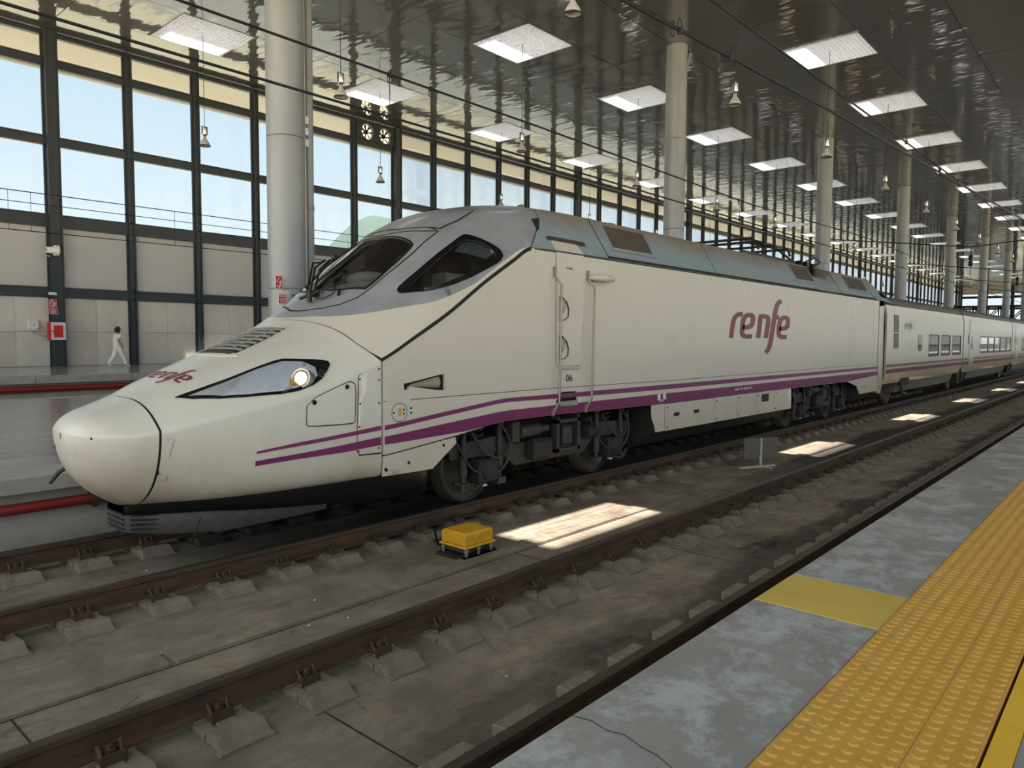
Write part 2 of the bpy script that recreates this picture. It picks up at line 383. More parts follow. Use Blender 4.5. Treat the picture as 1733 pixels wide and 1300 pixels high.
def ribbon(name, paths, fn, w, mat, parent, off=.002, st=.06, sc=(1, 1), closed=False):
    """thin flat lines along paths in (u,v)"""
    mb = MB()
    for path in paths:
        q = [(a*sc[0], b*sc[1]) for a, b in path]; q = densify(q, st, closed)
        n = len(q); A = []; Bv = []
        for i in range(n):
            a = q[(i-1) % n] if closed else q[max(0, i-1)]; b = q[(i+1) % n] if closed else q[min(n-1, i+1)]
            dx, dy = b[0]-a[0], b[1]-a[1]; d = math.hypot(dx, dy) or 1; nx, ny = -dy/d*w/2, dx/d*w/2
            A.append(((q[i][0]+nx)/sc[0], (q[i][1]+ny)/sc[1])); Bv.append(((q[i][0]-nx)/sc[0], (q[i][1]-ny)/sc[1]))
        A = np.array(A); Bv = np.array(Bv)
        pa = fn(A[:, 0], A[:, 1], off); pb = fn(Bv[:, 0], Bv[:, 1], off)
        F = [(i, (i+1) % n, n+(i+1) % n, n+i) for i in range(n if closed else n-1)]
        mb.add(pa.tolist()+pb.tolist(), F, True)
    return mb.build(name, mat, parent)
def strokes(name, lines, w, place, mat, parent, n_round=3):
    """lettering from centre lines; place maps stroke plane points to the world"""
    mb = MB()
    for ln in lines:
        p = [np.array(a, float) for a in ln]
        for _ in range(n_round-1):      # open chaikin
            q = [p[0]]
            for i in range(len(p)-1): q += [p[i]*.75+p[i+1]*.25, p[i]*.25+p[i+1]*.75]
            p = q+[p[-1]]
        n = len(p); A = []; B = []
        for i in range(n):
            d = p[min(n-1, i+1)]-p[max(0, i-1)]; d /= np.linalg.norm(d) or 1; nn = np.array((-d[1], d[0]))*w/2
            A.append(p[i]+nn); B.append(p[i]-nn)
        lift = .0012*len(mb.f)/20
        mb.add([(lambda q: (q[0], q[1]-lift, q[2]))(place(a)) for a in A]+[(lambda q: (q[0], q[1]-lift, q[2]))(place(b)) for b in B], [(i, i+1, n+i+1, n+i) for i in range(n-1)])
    return mb.build(name, mat, parent)

# ------------------------------------------------------------------ the station shell
X0, X1 = -9.0, 181.0
ZP, ZO, ZS, ZC_ = 0.55, 0.87, -0.24, 13.5           # camera platform, far platform, track slab, ceiling
YW = 31.8
T1, T2 = (6.41, 8.11), (2.45, 4.15)                 # rail centre lines
JY = [8.76+2.935*k for k in range(-5, 8)]           # ceiling joints across
JX0, PX = 9.37, 8.5                                 # ceiling joints along
SKY_ROWS = [-3, 0, 3, 6]
def st(o): o['kind'] = 'structure'; return o

# track bed, pits and platforms
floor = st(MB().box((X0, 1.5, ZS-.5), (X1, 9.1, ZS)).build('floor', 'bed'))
# recessed joints between slab pours
mb = MB()
for y in (5.03, 5.27): mb.box((X0, y-.003, ZS), (X1, y+.003, ZS+.003))
for i, x in enumerate(np.arange(1.2, 60, 4.6)): mb.box((x-.006, 4.5, ZS), (x+.006, 6.1, ZS+.003)); mb.box((x+1.3, 2.8, ZS), (x+1.312, 3.9, ZS+.003))
mb.build('slab_joint', 'under', floor)
mb = MB()
for i in range(34):
    x = X0 + 5.6*i
    mb.box((x, 5.04, ZS), (x+5.55, 5.26, ZS+.018+.006*(i % 3)))
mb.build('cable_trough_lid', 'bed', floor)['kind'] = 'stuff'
pit = st(MB().box((X0, 20.0, -.7), (X1, 24.1, -.2)).build('pit_floor', 'bed'))
# platform under the camera: body, concrete edge slabs, painted slab, tactile tiles
YE, YT0, YT1, YB = 1.69, 1.01, .405, .31
plat = st(MB().box((X0, -13.0, -.7), (X1, YE-.22, ZP-.08)).box((X0, YE-.5, -.7), (X1, YE-.28, ZP-.1)).build('platform', 'platform'))
xs = [-2.0, 4.07, 4.69, 32.0, 60.0, 90.0, 120.0, 150.0, 180.0]
for i in range(len(xs)-1):
    a, b = xs[i]+.003, xs[i+1]-.003
    m = 'yelpaint' if abs(xs[i]-4.07) < .01 else 'platform'
    o = MB().bbox((a, YT0+.004, ZP-.12), (b, YE, ZP), .006).build('edge_slab', m, plat)
    if m == 'yelpaint': o['label'] = 'edge slab painted yellow'
# tactile tiles with raised studs
def tile_mesh(w):
    mb = MB().bbox((.001, .001, -.03), (.399, w-.001, 0), .0015); n = int(round(w/.0667))
    for i in range(6):
        for j in range(n):
            cx_, cy_ = .0333+.0667*i, w/n*(j+.5); k = 8
            V = [(cx_+.024*math.cos(2*PI*q/k), cy_+.024*math.sin(2*PI*q/k), 0) for q in range(k)]+[(cx_+.016*math.cos(2*PI*q/k), cy_+.016*math.sin(2*PI*q/k), .0055) for q in range(k)]
            mb.add(V, [(q, (q+1) % k, k+(q+1) % k, k+q) for q in range(k)], True).add(V[k:], [tuple(range(k))])
    return mb
tw, tn = tile_mesh(.40).mesh('tactile_tile'), tile_mesh(.205).mesh('tactile_tile')
for me in (tw, tn): me.materials.append(M['tactile'])
for i in range(-2, 62):
    x = 2.86+.4*i-.8
    link('tactile_tile', tw, plat, (x, YT0-.40, ZP+.004+.0015*random.random())); link('tactile_tile', tn, plat, (x, YT1, ZP+.004+.0015*random.random()))
far_x = 2.86+.4*62-.8
mb = MB().box((far_x, YT1, ZP-.02), (X1, YT0, ZP+.004))
for i in range(0, 260):
    for j in range(9): 
        x = far_x+.0667*(i+.5)*2; y = YT1+.0667*(j+.5); mb.box((x-.02, y-.02, ZP+.004), (x+.02, y+.02, ZP+.009))
mb.build('tactile_strip', 'tactile', plat)['kind'] = 'stuff'
MB().box((X0, YB, ZP-.02), (X1, YT1-.012, ZP+.003)).build('painted_line', 'band', plat)
MB().box((X0, -13.0, ZP-.08), (X1, YB-.002, ZP)).build('paving', 'platform', plat)
# cracks in the edge slab nearest the camera
mb = MB(); pts = [(2.29, 1.68), (2.31, 1.6), (2.29, 1.52), (2.31, 1.45), (2.28, 1.36), (2.27, 1.28), (2.22, 1.17), (2.17, 1.08)]
for (a, b), (c, d) in zip(pts, pts[1:]): mb.add([(a, b, ZP+.001), (c, d, ZP+.001), (c+.005, d+.002, ZP+.001), (a+.005, b+.002, ZP+.001)], [(0, 1, 2, 3)])
mb.build('crack', 'dark', plat)

# island platform behind the train
isl = st(MB().box((X0, 9.12, -.7), (X1, 20.0, ZP-.12)).build('island_platform', 'coping'))
MB().box((X0, 9.62, ZP-.12), (X1, 19.6, ZP)).build('terrazzo_floor', 'polished', isl)
for k in range(70):
    x = X0+1.8*k
    MB().bbox((x+.004, 8.91, ZP-.17), (x+1.796, 9.615, ZP+.002), .008).build('coping_stone', 'coping', isl)
MB().box((X0, 19.6, ZP-.17), (X1, 20.2, ZP)).build('coping', 'coping', isl)
MB().tube([(X0, 9.0, .21), (X1, 9.0, .21)], .06, 10).build('fire_pipe', 'redpipe', isl)
mb = MB()
for k in range(24): mb.box((X0+2.4*k, 8.93, .12), (X0+2.4*k+.04, 9.12, .30))
mb.build('pipe_bracket', 'under2', isl)
# far platform against the glass wall
opp = st(MB().box((X0, 24.1, -.7), (X1, YW+.4, ZO-.15)).build('far_platform', 'coping'))
MB().box((X0, 24.6, ZO-.15), (X1, YW+.4, ZO)).build('terrazzo_floor', 'polished', opp)
for k in range(40):
    x = X0+2.6*k; MB().bbox((x+.005, 23.9, ZO-.2), (x+2.595, 24.6, ZO+.002), .01).build('coping_stone', 'coping', opp)
MB().tube([(X0, 23.95, .52), (X1, 23.95, .52)], .09, 10).build('fire_pipe', 'redpipe', opp)

# outdoors: sunlit paving, a hazy hill
out = st(MB().box((-260, 60, -1.2), (420, 420, ZS-.3)).box((-260, -300, -1.2), (420, -13.0, ZS-.3)).box((X1, -13.0, -1.2), (420, YW+.4, ZS-.3)).box((-260, -13.0, -1.2), (X0, YW+.4, ZS-.3)).build('outdoor_ground', 'tan'))
st(MB().box((-260, YW+.4, -1.2), (420, 52, ZS-.35)).build('street', 'asphalt')); st(MB().box((-260, 52, -1.2), (420, 60, ZS-.34)).build('pavement', 'paving'))
mb = MB(); nx, ny = 40, 14; V = []
for i in range(nx+1):
    for j in range(ny+1):
        a, b = i/nx, j/ny
        h = 37*math.exp(-((a-.5)/.2)**2)*math.sin(PI*b)**.8+9*math.exp(-((a-.3)/.2)**2)*math.sin(PI*b)+1.0*math.sin(9*a+3*b)*math.sin(PI*b)*math.sin(PI*a)
        V.append((108+110*a-20, 150+60*b, -1+max(0, h)))
mb.add(V, [(i*(ny+1)+j, (i+1)*(ny+1)+j, (i+1)*(ny+1)+j+1, i*(ny+1)+j+1) for i in range(nx) for j in range(ny)], True)
tag(mb.build('hill', 'hill'), 'pale hazy hill beyond the glass wall, behind the cab roof', 'hill')

# glass wall on the left: thick and thin mullions, transoms, panes, cladding, stone tiles
wall = st(MB().box((X0, YW+.12, ZO-.1), (X1, YW+.34, 3.6)).box((X0, YW+.02, 13.34), (X1, YW+.3, ZC_+.3)).build('wall_left', 'tile'))
MX = [9.56+2.79*k for k in range(-6, 62)]
thick = [(k % 6 == 0) for k in range(-6, 62)]
def ibeam(w, d, z0, z1):                 # vertical steel section with recessed web
    return MB().box((-w/2, -d, z0), (-w/2+.045, 0, z1)).box((w/2-.045, -d, z0), (w/2, 0, z1)).box((-w/2+.045, -d+.05, z0), (w/2-.045, -.02, z1)).box((-w/2-.07, -.06, z0), (w/2+.07, .03, z1))
mthin = ibeam(.24, .20, ZO, 13.46).mesh('mullion'); mthick = ibeam(.42, .34, ZO, 13.46).mesh('mullion')
for me in (mthin, mthick): me.materials.append(M['frame'])
for x, tk in zip(MX, thick): link('mullion', mthick if tk else mthin, wall, (x, YW, 0))
TZ = [(3.50, 3.90), (6.16, 6.66), (9.22, 9.58), (12.12, 12.46), (13.26, 13.46)]
for z0, z1 in TZ:
    MB().box((X0, YW-.10, z0), (X1, YW+.03, z1)).box((X0, YW-.15, z1-.05), (X1, YW-.10, z1)).box((X0, YW-.15, z0), (X1, YW-.10, z0+.05)).build('transom', 'frame', wall)
rows = [(6.66, 9.22, 'pane', 'glass_pane'), (9.58, 12.12, 'pane', 'glass_pane'), (12.46, 13.26, 'pane', 'clerestory_pane')]
FANBAY = 11
for z0, z1, m, nm in rows:
    me = MB().box((.12, 0, z0-.02), (2.67, .012, z1+.02)).mesh(nm); me.materials.append(M[m])
    for k, x in enumerate(MX[:-1]):
        if k == FANBAY and nm == 'clerestory_pane': continue
        link(nm, me, wall, (x, YW, 0))
me = MB().box((.10, -.02, 3.88), (2.69, .04, 6.2)).mesh('cladding_panel'); me.materials.append(M['cladding'])
for x in MX[:40]: link('cladding_panel', me, wall, (x, YW, 0))
mb = MB()
for x in MX[40:-1]: mb.box((x+.1, YW-.02, 3.88), (x+2.69, YW+.04, 6.2))
mb.build('distant_cladding', 'cladding', wall)['kind'] = 'stuff'
mt = MB().box((0, -.02, 0), (1.27, .14, 1.30)).mesh('stone_tile'); mt.materials.append(M['tile'])
for k, x in enumerate(MX[:17]):
    for i in (0, 1):
        for j in (0, 1): link('stone_tile', mt, wall, (x+.118+1.278*i, YW-.012*random.random(), ZO+.01+1.312*j))
# the eaves outside: soffit and its fascia
eaves = st(MB().box((X0-20, YW+.34, ZC_+.02), (X1+20, YW+4.3, ZC_+.35)).box((X0-20, YW+4.3, ZC_-.05), (X1+20, YW+4.6, ZC_+.5)).build('eaves', 'soffit'))

# far end wall with its footbridge
endw = st(MB().box((X1, -13.0, 11.9), (X1+.3, YW, ZC_+.3)).box((X1, -13.0, ZS-.5), (X1+.3, YW, 3.2)).build('wall_back', 'cladding'))
for k in range(9):
    y = YW-.3-4.6*k; MB().box((X1-.4, y-.3, ZS), (X1, y+.3, ZC_)).build('mullion', 'frame', endw)
for z0, z1 in ((11.0, 11.5), (8.6, 9.0), (3.2, 3.6)): MB().box((X1-.25, -13.0, z0), (X1+.05, YW, z1)).build('transom', 'frame', endw)
MB().box((X1+.1, -13.0, 3.2), (X1+.13, YW, 11.9)).build('glass_pane', 'pane', endw)
fb = empty('footbridge', (168, 15, 5.2))
mb = MB().box((166.5, 6, 5.2), (169.5, 31, 5.6)); mb.build('deck', 'black_metal', fb)
for x in (166.6, 169.4):
    mb = MB().box((x-.1, 6, 8.0), (x+.1, 31, 8.35))
    for k in range(13):
        y = 6+25/12*k; mb.box((x-.08, y-.1, 5.6), (x+.08, y+.1, 8.1))
        if k < 12: mb.tube([(x, y, 5.7 if k % 2 else 8.0), (x, y+25/12, 8.0 if k % 2 else 5.7)], .1, 5)
    mb.build('truss', 'black_metal', fb)
for y in (6.08, 19.5, 30.2): MB().box((167, y-.08 if y < 7 else y-.3, ZS-.6), (169, y+.08 if y < 7 else y+.3, 5.2)).build('leg', 'black_metal', fb)
fb.location.z += .6
tag(fb, 'dark steel truss footbridge crossing the hall before the far end wall', 'footbridge')

wr = st(MB().box((X0, -13.3, -.7), (X1, -13.0, 1.3)).build('wall_right_unseen', 'tile'))  # unseen wall added to cut side light and give the coach windows reflections
for k in range(60): MB().box((X0+2.79*k-.13, -13.3, 1.3), (X0+2.79*k+.13, -13.0, ZC_)).build('mullion', 'frame', wr)
for z0, z1 in ((1.3, 1.5), (3.5, 3.9), (6.2, 6.6), (9.2, 9.6), (12.1, 12.5)): MB().box((X0, -13.25, z0), (X1, -13.05, z1)).build('transom', 'frame', wr)
MB().box((X0, -13.16, 1.3), (X1, -13.14, ZC_)).build('glass_pane', 'clearpane', wr)
# mirror ceiling: panels, seams
mb = MB()
for y in JY: mb.box((X0-4, y-.05, ZC_+.03), (X1, y+.05, ZC_+.10))
nxj = int((X1-JX0)/PX)+1
for i in range(-2, nxj): x = JX0+PX*i; mb.box((x-.05, JY[0], ZC_+.03), (x+.05, YW, ZC_+.10))
ceil = st(mb.build('ceiling', 'seam'))
cache = {}; rest = MB()
def panel(x0, x1, y0, y1):
    if x0 > 105: rest.box((x0+.012, y0+.012, ZC_), (x1-.012, y1-.012, ZC_+.05)); return
    key = (round(x1-x0, 2), round(y1-y0, 2))
    if key not in cache:
        g = .012; w, d = key; cache[key] = MB().box((-w/2+g, -d/2+g, 0), (w/2-g, d/2-g, .05)).mesh('ceiling_panel'); cache[key].materials.append(M['ceiling'])
    o = link('ceiling_panel', cache[key], ceil, ((x0+x1)/2, (y0+y1)/2, ZC_))
    o.rotation_euler = (math.radians(rng.normal(0, .05)), math.radians(rng.normal(0, .05)), 0)
for r in range(len(JY)):
    y0 = JY[r]; y1 = JY[r+1] if r+1 < len(JY) else YW
    k = r-5
    for i in range(-2, nxj):
        x = JX0+PX*i
        if k in SKY_ROWS and i >= (-1 if k == -3 else 0) and i < 18:
            panel(x, x+2.88, y0, y1); panel(x+5.63, x+PX, y0, y1)
        else: panel(x, x+PX, y0, y1)
for k in (-6, -7):  # unseen ceiling extension on the near side, added to cut side light
    rest.box((X0, 8.76+2.935*k+.012, ZC_), (X1, 8.76+2.935*(k+1)-.012, ZC_+.05))
rest.build('distant_and_unseen_panels', 'ceiling', ceil)['kind'] = 'stuff'

# skylights with egg-crate louvres; a pendant lamp hangs from the middle of each
W_, D_ = 2.75, 2.935
g = MB(); n = 19
for i in range(n+1):
    x = -W_/2+.05+(W_-.1)*i/n; g.box((x-.006, -D_/2+.05, -.005), (x+.006, D_/2-.05, .07))
    y = -D_/2+.05+(D_-.1)*i/n; g.box((-W_/2+.05, y-.006, 0), (W_/2-.05, y+.006, .065))
louv = g.mesh('louvre'); louv.materials.append(M['louver'])
f = MB().box((-W_/2, -D_/2, -.02), (W_/2, -D_/2+.05, .1)).box((-W_/2, D_/2-.05, -.02), (W_/2, D_/2, .1)).box((-W_/2, -D_/2+.05, -.02), (-W_/2+.05, D_/2-.05, .1)).box((W_/2-.05, -D_/2+.05, -.02), (W_/2, D_/2-.05, .1))
framem = f.mesh('frame'); framem.materials.append(M['lampsteel'])
H = 1.25
s = MB().box((-W_/2, -D_/2-.04, .1), (W_/2, -D_/2+.02, H)).box((-W_/2, D_/2-.02, .1), (W_/2, D_/2+.04, H)).box((-W_/2-.04, -D_/2, .1), (-W_/2+.02, D_/2, H)).box((W_/2-.02, -D_/2, .1), (W_/2+.04, D_/2, H))
rl = MB().box((-W_/2-.1, -D_/2-.1, H), (W_/2+.1, .35, H+.02)).box((-W_/2-.1, 1.44, H), (W_/2+.1, D_/2+.1, H+.02)).box((-W_/2-.1, .35, H), (-1.15, 1.44, H+.02)).box((1.15, .35, H), (W_/2+.1, 1.44, H+.02)).mesh('rooflight_sheet'); rl.materials.append(M['rooflight'])
shaft = s.mesh('shaft'); shaft.materials.append(M['shaft'])
lamp_me = {}
lamp_me['rod'] = MB().tube([(0, 0, .05), (0, 0, -3.42)], .012, 6)
lamp_me['gear_housing'] = MB().lathe([(.0, -3.44), (.085, -3.44), (.09, -3.46), (.09, -3.70), (.08, -3.72), (.06, -3.73), (.06, -3.78), (0, -3.78)], n=14)
lamp_me['bracket'] = MB().box((-.115, -.012, -3.72), (-.103, .012, -3.42)).box((.103, -.012, -3.72), (.115, .012, -3.42)).box((-.115, -.012, -3.42), (.115, .012, -3.40))
lamp_me['reflector'] = MB().lathe([(.05, -3.78), (.065, -3.86), (.11, -3.93), (.165, -4.02), (.20, -4.12), (.195, -4.12), (.16, -4.025), (.105, -3.94), (.06, -3.87)], n=20)
lamp_me['rim'] = MB().lathe([(.20, -4.115), (.215, -4.12), (.215, -4.145), (.195, -4.145), (.195, -4.115)], n=20)
lm = {'rod': 'under2', 'gear_housing': 'lampsteel', 'bracket': 'black_metal', 'reflector': 'grey', 'rim': 'black_metal'}
for k_ in lamp_me: lamp_me[k_] = lamp_me[k_].mesh(k_); lamp_me[k_].materials.append(M[lm[k_]])
rown = {-3: 'row over the near platform', 0: 'row on the train side of columns', 3: 'row just beyond the columns', 6: 'row next to the glass wall'}
for k in SKY_ROWS:
    for i in range(-1 if k == -3 else 0, 18):
        if k == -3 and i > 8: break
        cx_, cy_ = JX0+PX*i+2.88+W_/2, 8.76+2.935*k+D_/2
        o = empty('skylight', (cx_, cy_, ZC_))
        tag(o, f'louvred square skylight, {ORD[i+(k == -3)]} in the {rown[k]}', 'skylight', 'skylights in the mirror ceiling')
        for nm, me in (('louvre', louv), ('frame', framem), ('shaft', shaft), ('rooflight_sheet', rl)):
            c = bpy.data.objects.new(nm, me); COL.objects.link(c); c.parent = o
        if k == -3 or i > 12: continue
        o = empty('pendant_lamp', (cx_, cy_, ZC_+.02))
        tag(o, f'bell pendant lamp under the {ORD[i]} skylight, {rown[k]}', 'lamp', 'pendant lamps under the skylights')
        for nm, me in lamp_me.items():
            c = bpy.data.objects.new(nm, me); COL.objects.link(c); c.parent = o

# round steel columns
YCOL = 14.55
def column(i, x):
    o = empty('column', (x, YCOL, ZP))
    w = ['nearest, with a drain pipe beside it', 'second, rising behind the locomotive roof', 'third, behind the pantograph', 'fourth', 'fifth', 'sixth', 'seventh', 'eighth', 'ninth'][i]
    tag(o, f'round pale grey steel column in the row on the island platform, {w}', 'column', 'round columns of the hall')
    mb = MB()
    for a, b in ((ZP, 3.1), (3.106, 6.4), (6.406, 9.9), (9.906, ZC_)): mb.lathe([(.404, a), (.41, a+.006), (.41, a+.03), (.41, b-.03), (.41, b-.006), (.404, b)], (x, YCOL, 0), n=32)
    mb.build('shaft', 'column', o)
    MB().prism([(x+.38, 12.35), (x+.44, 12.35), (x+1.02, ZC_-.02), (x+.80, ZC_-.02)], 'y', YCOL-.12, YCOL+.12).build('brace', 'column', o)
    return o
for i in range(9): column(i, 8.95+17.25*i)
o = empty('drain_pipe', (9.55, YCOL+.3, ZP))
mb = MB()
for a, b in ((ZP, 2.9), (2.91, 5.0), (5.01, 7.9), (7.91, 10.6), (10.61, ZC_)): mb.tube([(9.62, YCOL+.15, a), (9.62, YCOL+.15, b)], .115, 16)
mb.build('pipe', 'column', o)
mb = MB()
for z in (2.9, 5.0, 7.9, 10.6): mb.lathe([(.118, z-.05), (.128, z-.04), (.128, z+.04), (.118, z+.05)], (9.62, YCOL+.15, 0))
mb.build('socket_ring', 'column', o)
MB().tube([(9.40, YCOL-.06, ZP), (9.40, YCOL-.06, ZC_)], .022, 8).build('conduit', 'chrome', o)
mb = MB()
for z in (6.3, 6.55, 6.8): mb.bbox((9.36, YCOL-.13, z), (9.45, YCOL-.02, z+.17), .01)
mb.build('junction_box', 'white', o)
tag(o, 'grey drain pipe with conduit standing beside the nearest column', 'pipe')

# ------------------------------------------------------------------ tracks
def rail_prof(y):
    return [(y-.075, -.172), (y+.075, -.172), (y+.075, -.160), (y+.012, -.142), (y+.009, -.055), (y+.036, -.040), (y+.036, -.008), (y+.028, 0), (y-.028, 0), (y-.036, -.008), (y-.036, -.040), (y-.009, -.055), (y-.012, -.142), (y-.075, -.160)]
def block_mb(outer=(-1, 1)):
    mb = MB(); a = .155
    mb.box((-a-.015, -.43, -.02), (a+.015, .43, .012)); mb.box((-a+.01, -.085, .0), (a-.01, .085, .066))
    for s_ in outer:
        V = []
        for y, h in ((.225, .0), (.23, .072), (.33, .078), (.405, .012)):
            for x in (-a, a): V.append((x*(1 if h < .02 else .94), s_*y, h))
        mb.add(V, [(0, 1, 3, 2), (2, 3, 5, 4), (4, 5, 7, 6), (0, 2, 4, 6), (1, 7, 5, 3), (0, 6, 7, 1)])
        for x0, x1, h in ((-a, -.066, .052), (-.060, .060, .060), (.066, a, .052)):
            y0, y1 = sorted((s_*.09, s_*.219)); mb.bbox((x0, y0, 0), (x1, y1, h), .006)
    return mb
def plain_block_mb():
    mb = MB().box((-.15, -.43, -.02), (.15, .10, .05)); mb.bbox((-.17, .10, -.02), (.17, .33, .072), .008); mb.box((-.12, .22, .072), (.12, .29, .076)); return mb
def clip_mb(s_):
    mb = MB(); y = s_*.105
    V = MB().bbox((-.066, y-.04, .07), (.066, y+.045, .10), .006); mb.add(V.v, V.f)
    mb.box((-.066, y+s_*.05-.007, .05), (.066, y+s_*.05+.007, .115))
    mb.tube([(-.05, y+s_*.02, .09), (-.058, y-s_*.02, .145), (-.02, y-s_*.035, .125), (0, y+s_*.025, .15), (.02, y-s_*.035, .125), (.058, y-s_*.02, .145), (.05, y+s_*.02, .09)], .013, 6)
    mb.lathe([(0, .15), (.018, .147), (.02, .132), (.03, .128), (.03, .09)], (0, y, 0), n=6, smooth=False); return mb
bme = block_mb().mesh('sleeper_block'); bme.materials.append(M['block'])
bdark = bme.copy(); bdark.materials.clear(); bdark.materials.append(M['shadedblock'])  # copy for the far rail, under-train shade put into its colour
bpl = plain_block_mb().mesh('sleeper_block'); bpl.materials.append(M['block'])
cms = []
for s_ in (-1, 1): c = clip_mb(s_).mesh('rail_clip'); c.materials.append(M['padmetal']); cms.append(c)
def track(name, label, rails, counts):
    o = empty(name, (0, (rails[0]+rails[1])/2, ZS)); tag(o, label, 'railway track')
    for y in rails: MB().prism(rail_prof(y), 'x', X0, X1-1).build('rail', 'rail', o)
    rest = MB(); rc = MB()
    for y, (n, n_clip, n_end) in zip(rails, counts):
        for i in range(-9, n_end):
            x = 1.40+.595*i
            if i < n:
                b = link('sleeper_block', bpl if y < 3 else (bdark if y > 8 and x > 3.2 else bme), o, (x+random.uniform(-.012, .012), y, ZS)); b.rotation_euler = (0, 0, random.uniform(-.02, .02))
                if i < n_clip:
                    for c in cms[(1 if y < 3 else 0):]: c = link('rail_clip', c, b); c.location = (x, y, ZS)
                else: rc.add([(p[0]+x, p[1]+y, p[2]+ZS) for p in MB().box((-.06, -.15, .09), (.06, .15, .14)).v], MB().box((0, 0, 0), (1, 1, 1)).f)
            else:
                V = [(-.155, -.4, 0), (.155, -.4, 0), (.155, .4, 0), (-.155, .4, 0), (-.14, -.355, .085), (.14, -.355, .085), (.14, .355, .085), (-.14, .355, .085)]
                rest.add([(p[0]+x, p[1]+y, p[2]+ZS) for p in V], [(4, 5, 6, 7), (0, 1, 5, 4), (1, 2, 6, 5), (2, 3, 7, 6), (3, 0, 4, 7)])
                rc.box((x-.06, y-.15, ZS+.09), (x+.06, y+.15, ZS+.14))
    rest.build('distant_blocks', 'block', o)['kind'] = 'stuff'; rc.build('distant_clips', 'padmetal', o)['kind'] = 'stuff'
    return o
track('railway_track', 'rusty railway track on concrete blocks under the white train', T1, ((110, 36, 260), (30, 10, 60)))
track('railway_track', 'empty rusty railway track between the train and the near platform', T2, ((90, 20, 240), (130, 48, 280)))

# yellow trackside box, its cable, the small sign between the tracks
o = empty('trackside_box', (5.42, 5.42, ZS))
R = Matrix.Rotation(math.radians(0), 4, 'Z')
MB().bbox((5.25, 5.24, ZS+.13), (5.66, 5.60, ZS+.275), .02).build('cover', 'boxyellow', o)
MB().bbox((5.23, 5.22, ZS+.115), (5.68, 5.62, ZS+.14), .006).build('flange', 'boxyellow', o)
mb = MB().box((5.28, 5.27, ZS+.06), (5.63, 5.57, ZS+.115)); mb.build('base', 'under2', o)
for x in (5.27, 5.45, 5.64):
    for y in (5.25, 5.59): MB().tube([(x, y, ZS+.02), (x, y, ZS+.115)], .018, 8).lathe([(0, ZS+.10), (.03, ZS+.10), (.03, ZS+.08), (0, ZS+.08)], (x, y, 0), n=6, smooth=False).build('foot_bolt', 'chrome', o)
MB().box((5.20, 5.20, ZS), (5.70, 5.64, ZS+.03)).build('foot_plate', 'under', o)
MB().tube([(5.3, 5.62, ZS+.08), (5.42, 5.85, ZS+.02), (5.52, 6.0, ZS+.12), (5.62, 6.02, ZS+.16), (5.66, 5.9, ZS+.10), (5.52, 5.95, ZS+.02), (5.45, 6.15, ZS+.02), (5.6, 6.3, ZS+.05), (5.8, 6.33, ZS+.08)], .012, 6).build('cable', 'rubber', o)
tag(o, 'yellow metal trackside box with black cable between the two tracks', 'equipment box')
o = empty('track_sign', (12.75, 5.2, ZS))
MB().tube([(12.72, 5.22, ZS), (12.72, 5.22, .30)], .025, 8).build('post', 'post', o)
q = [(12.40, 5.36), (13.02, 5.05)]
mb = MB()
for k_, (a, b) in enumerate((((12.38, 5.39), (12.69, 5.235)), ((12.75, 5.205), (13.06, 5.05)))):
    P = [(a[0], a[1], -.08), (b[0], b[1], -.08), (b[0], b[1], .30), (a[0], a[1], .30)]
    P2 = [(x+.012, y+.024, z) for x, y, z in P]; mb.add(P+P2, [(0, 1, 2, 3), (7, 6, 5, 4), (0, 4, 5, 1), (1, 5, 6, 2), (2, 6, 7, 3), (3, 7, 4, 0)])
mb.build('plate', 'plate', o)
MB().tube([(12.3, 5.42, ZS+.02), (12.72, 5.21, ZS+.02), (13.0, 5.07, ZS+.02)], .025, 6).tube([(12.68, 5.0, ZS+.02), (12.72, 5.3, ZS+.02)], .022, 6).build('foot', 'post', o)
tag(o, 'small dark plate on a short post between the two tracks', 'sign')
for i, (x, y) in enumerate([(3.2, 4.95), (3.5, 4.85), (2.9, 7.3), (3.55, 5.4), (3.6, 3.2)]):
    a = random.uniform(0, PI); c_, s_ = math.cos(a)*.014, math.sin(a)*.014
    lab = f'white litter scrap on the track slab, {["left of the yellow box", "left of the box near the next rail", "between the rails under the nose", "beside the train rail", "inside the near track", "inside the near track by a block", "by the platform rail", "right of the box inside the near track", "inside the near track below the box"][i]}'
    tag(MB().add([(x-c_, y-s_, ZS+.003), (x+s_, y-c_, ZS+.008), (x+c_, y+s_, ZS+.004), (x-s_, y+c_, ZS+.009), (x, y, ZS+.018)], [(0, 1, 4), (1, 2, 4), (2, 3, 4), (3, 0, 4), (0, 3, 2, 1)]).build('litter_scrap', 'grey'), lab, 'litter', 'litter on the track slab')

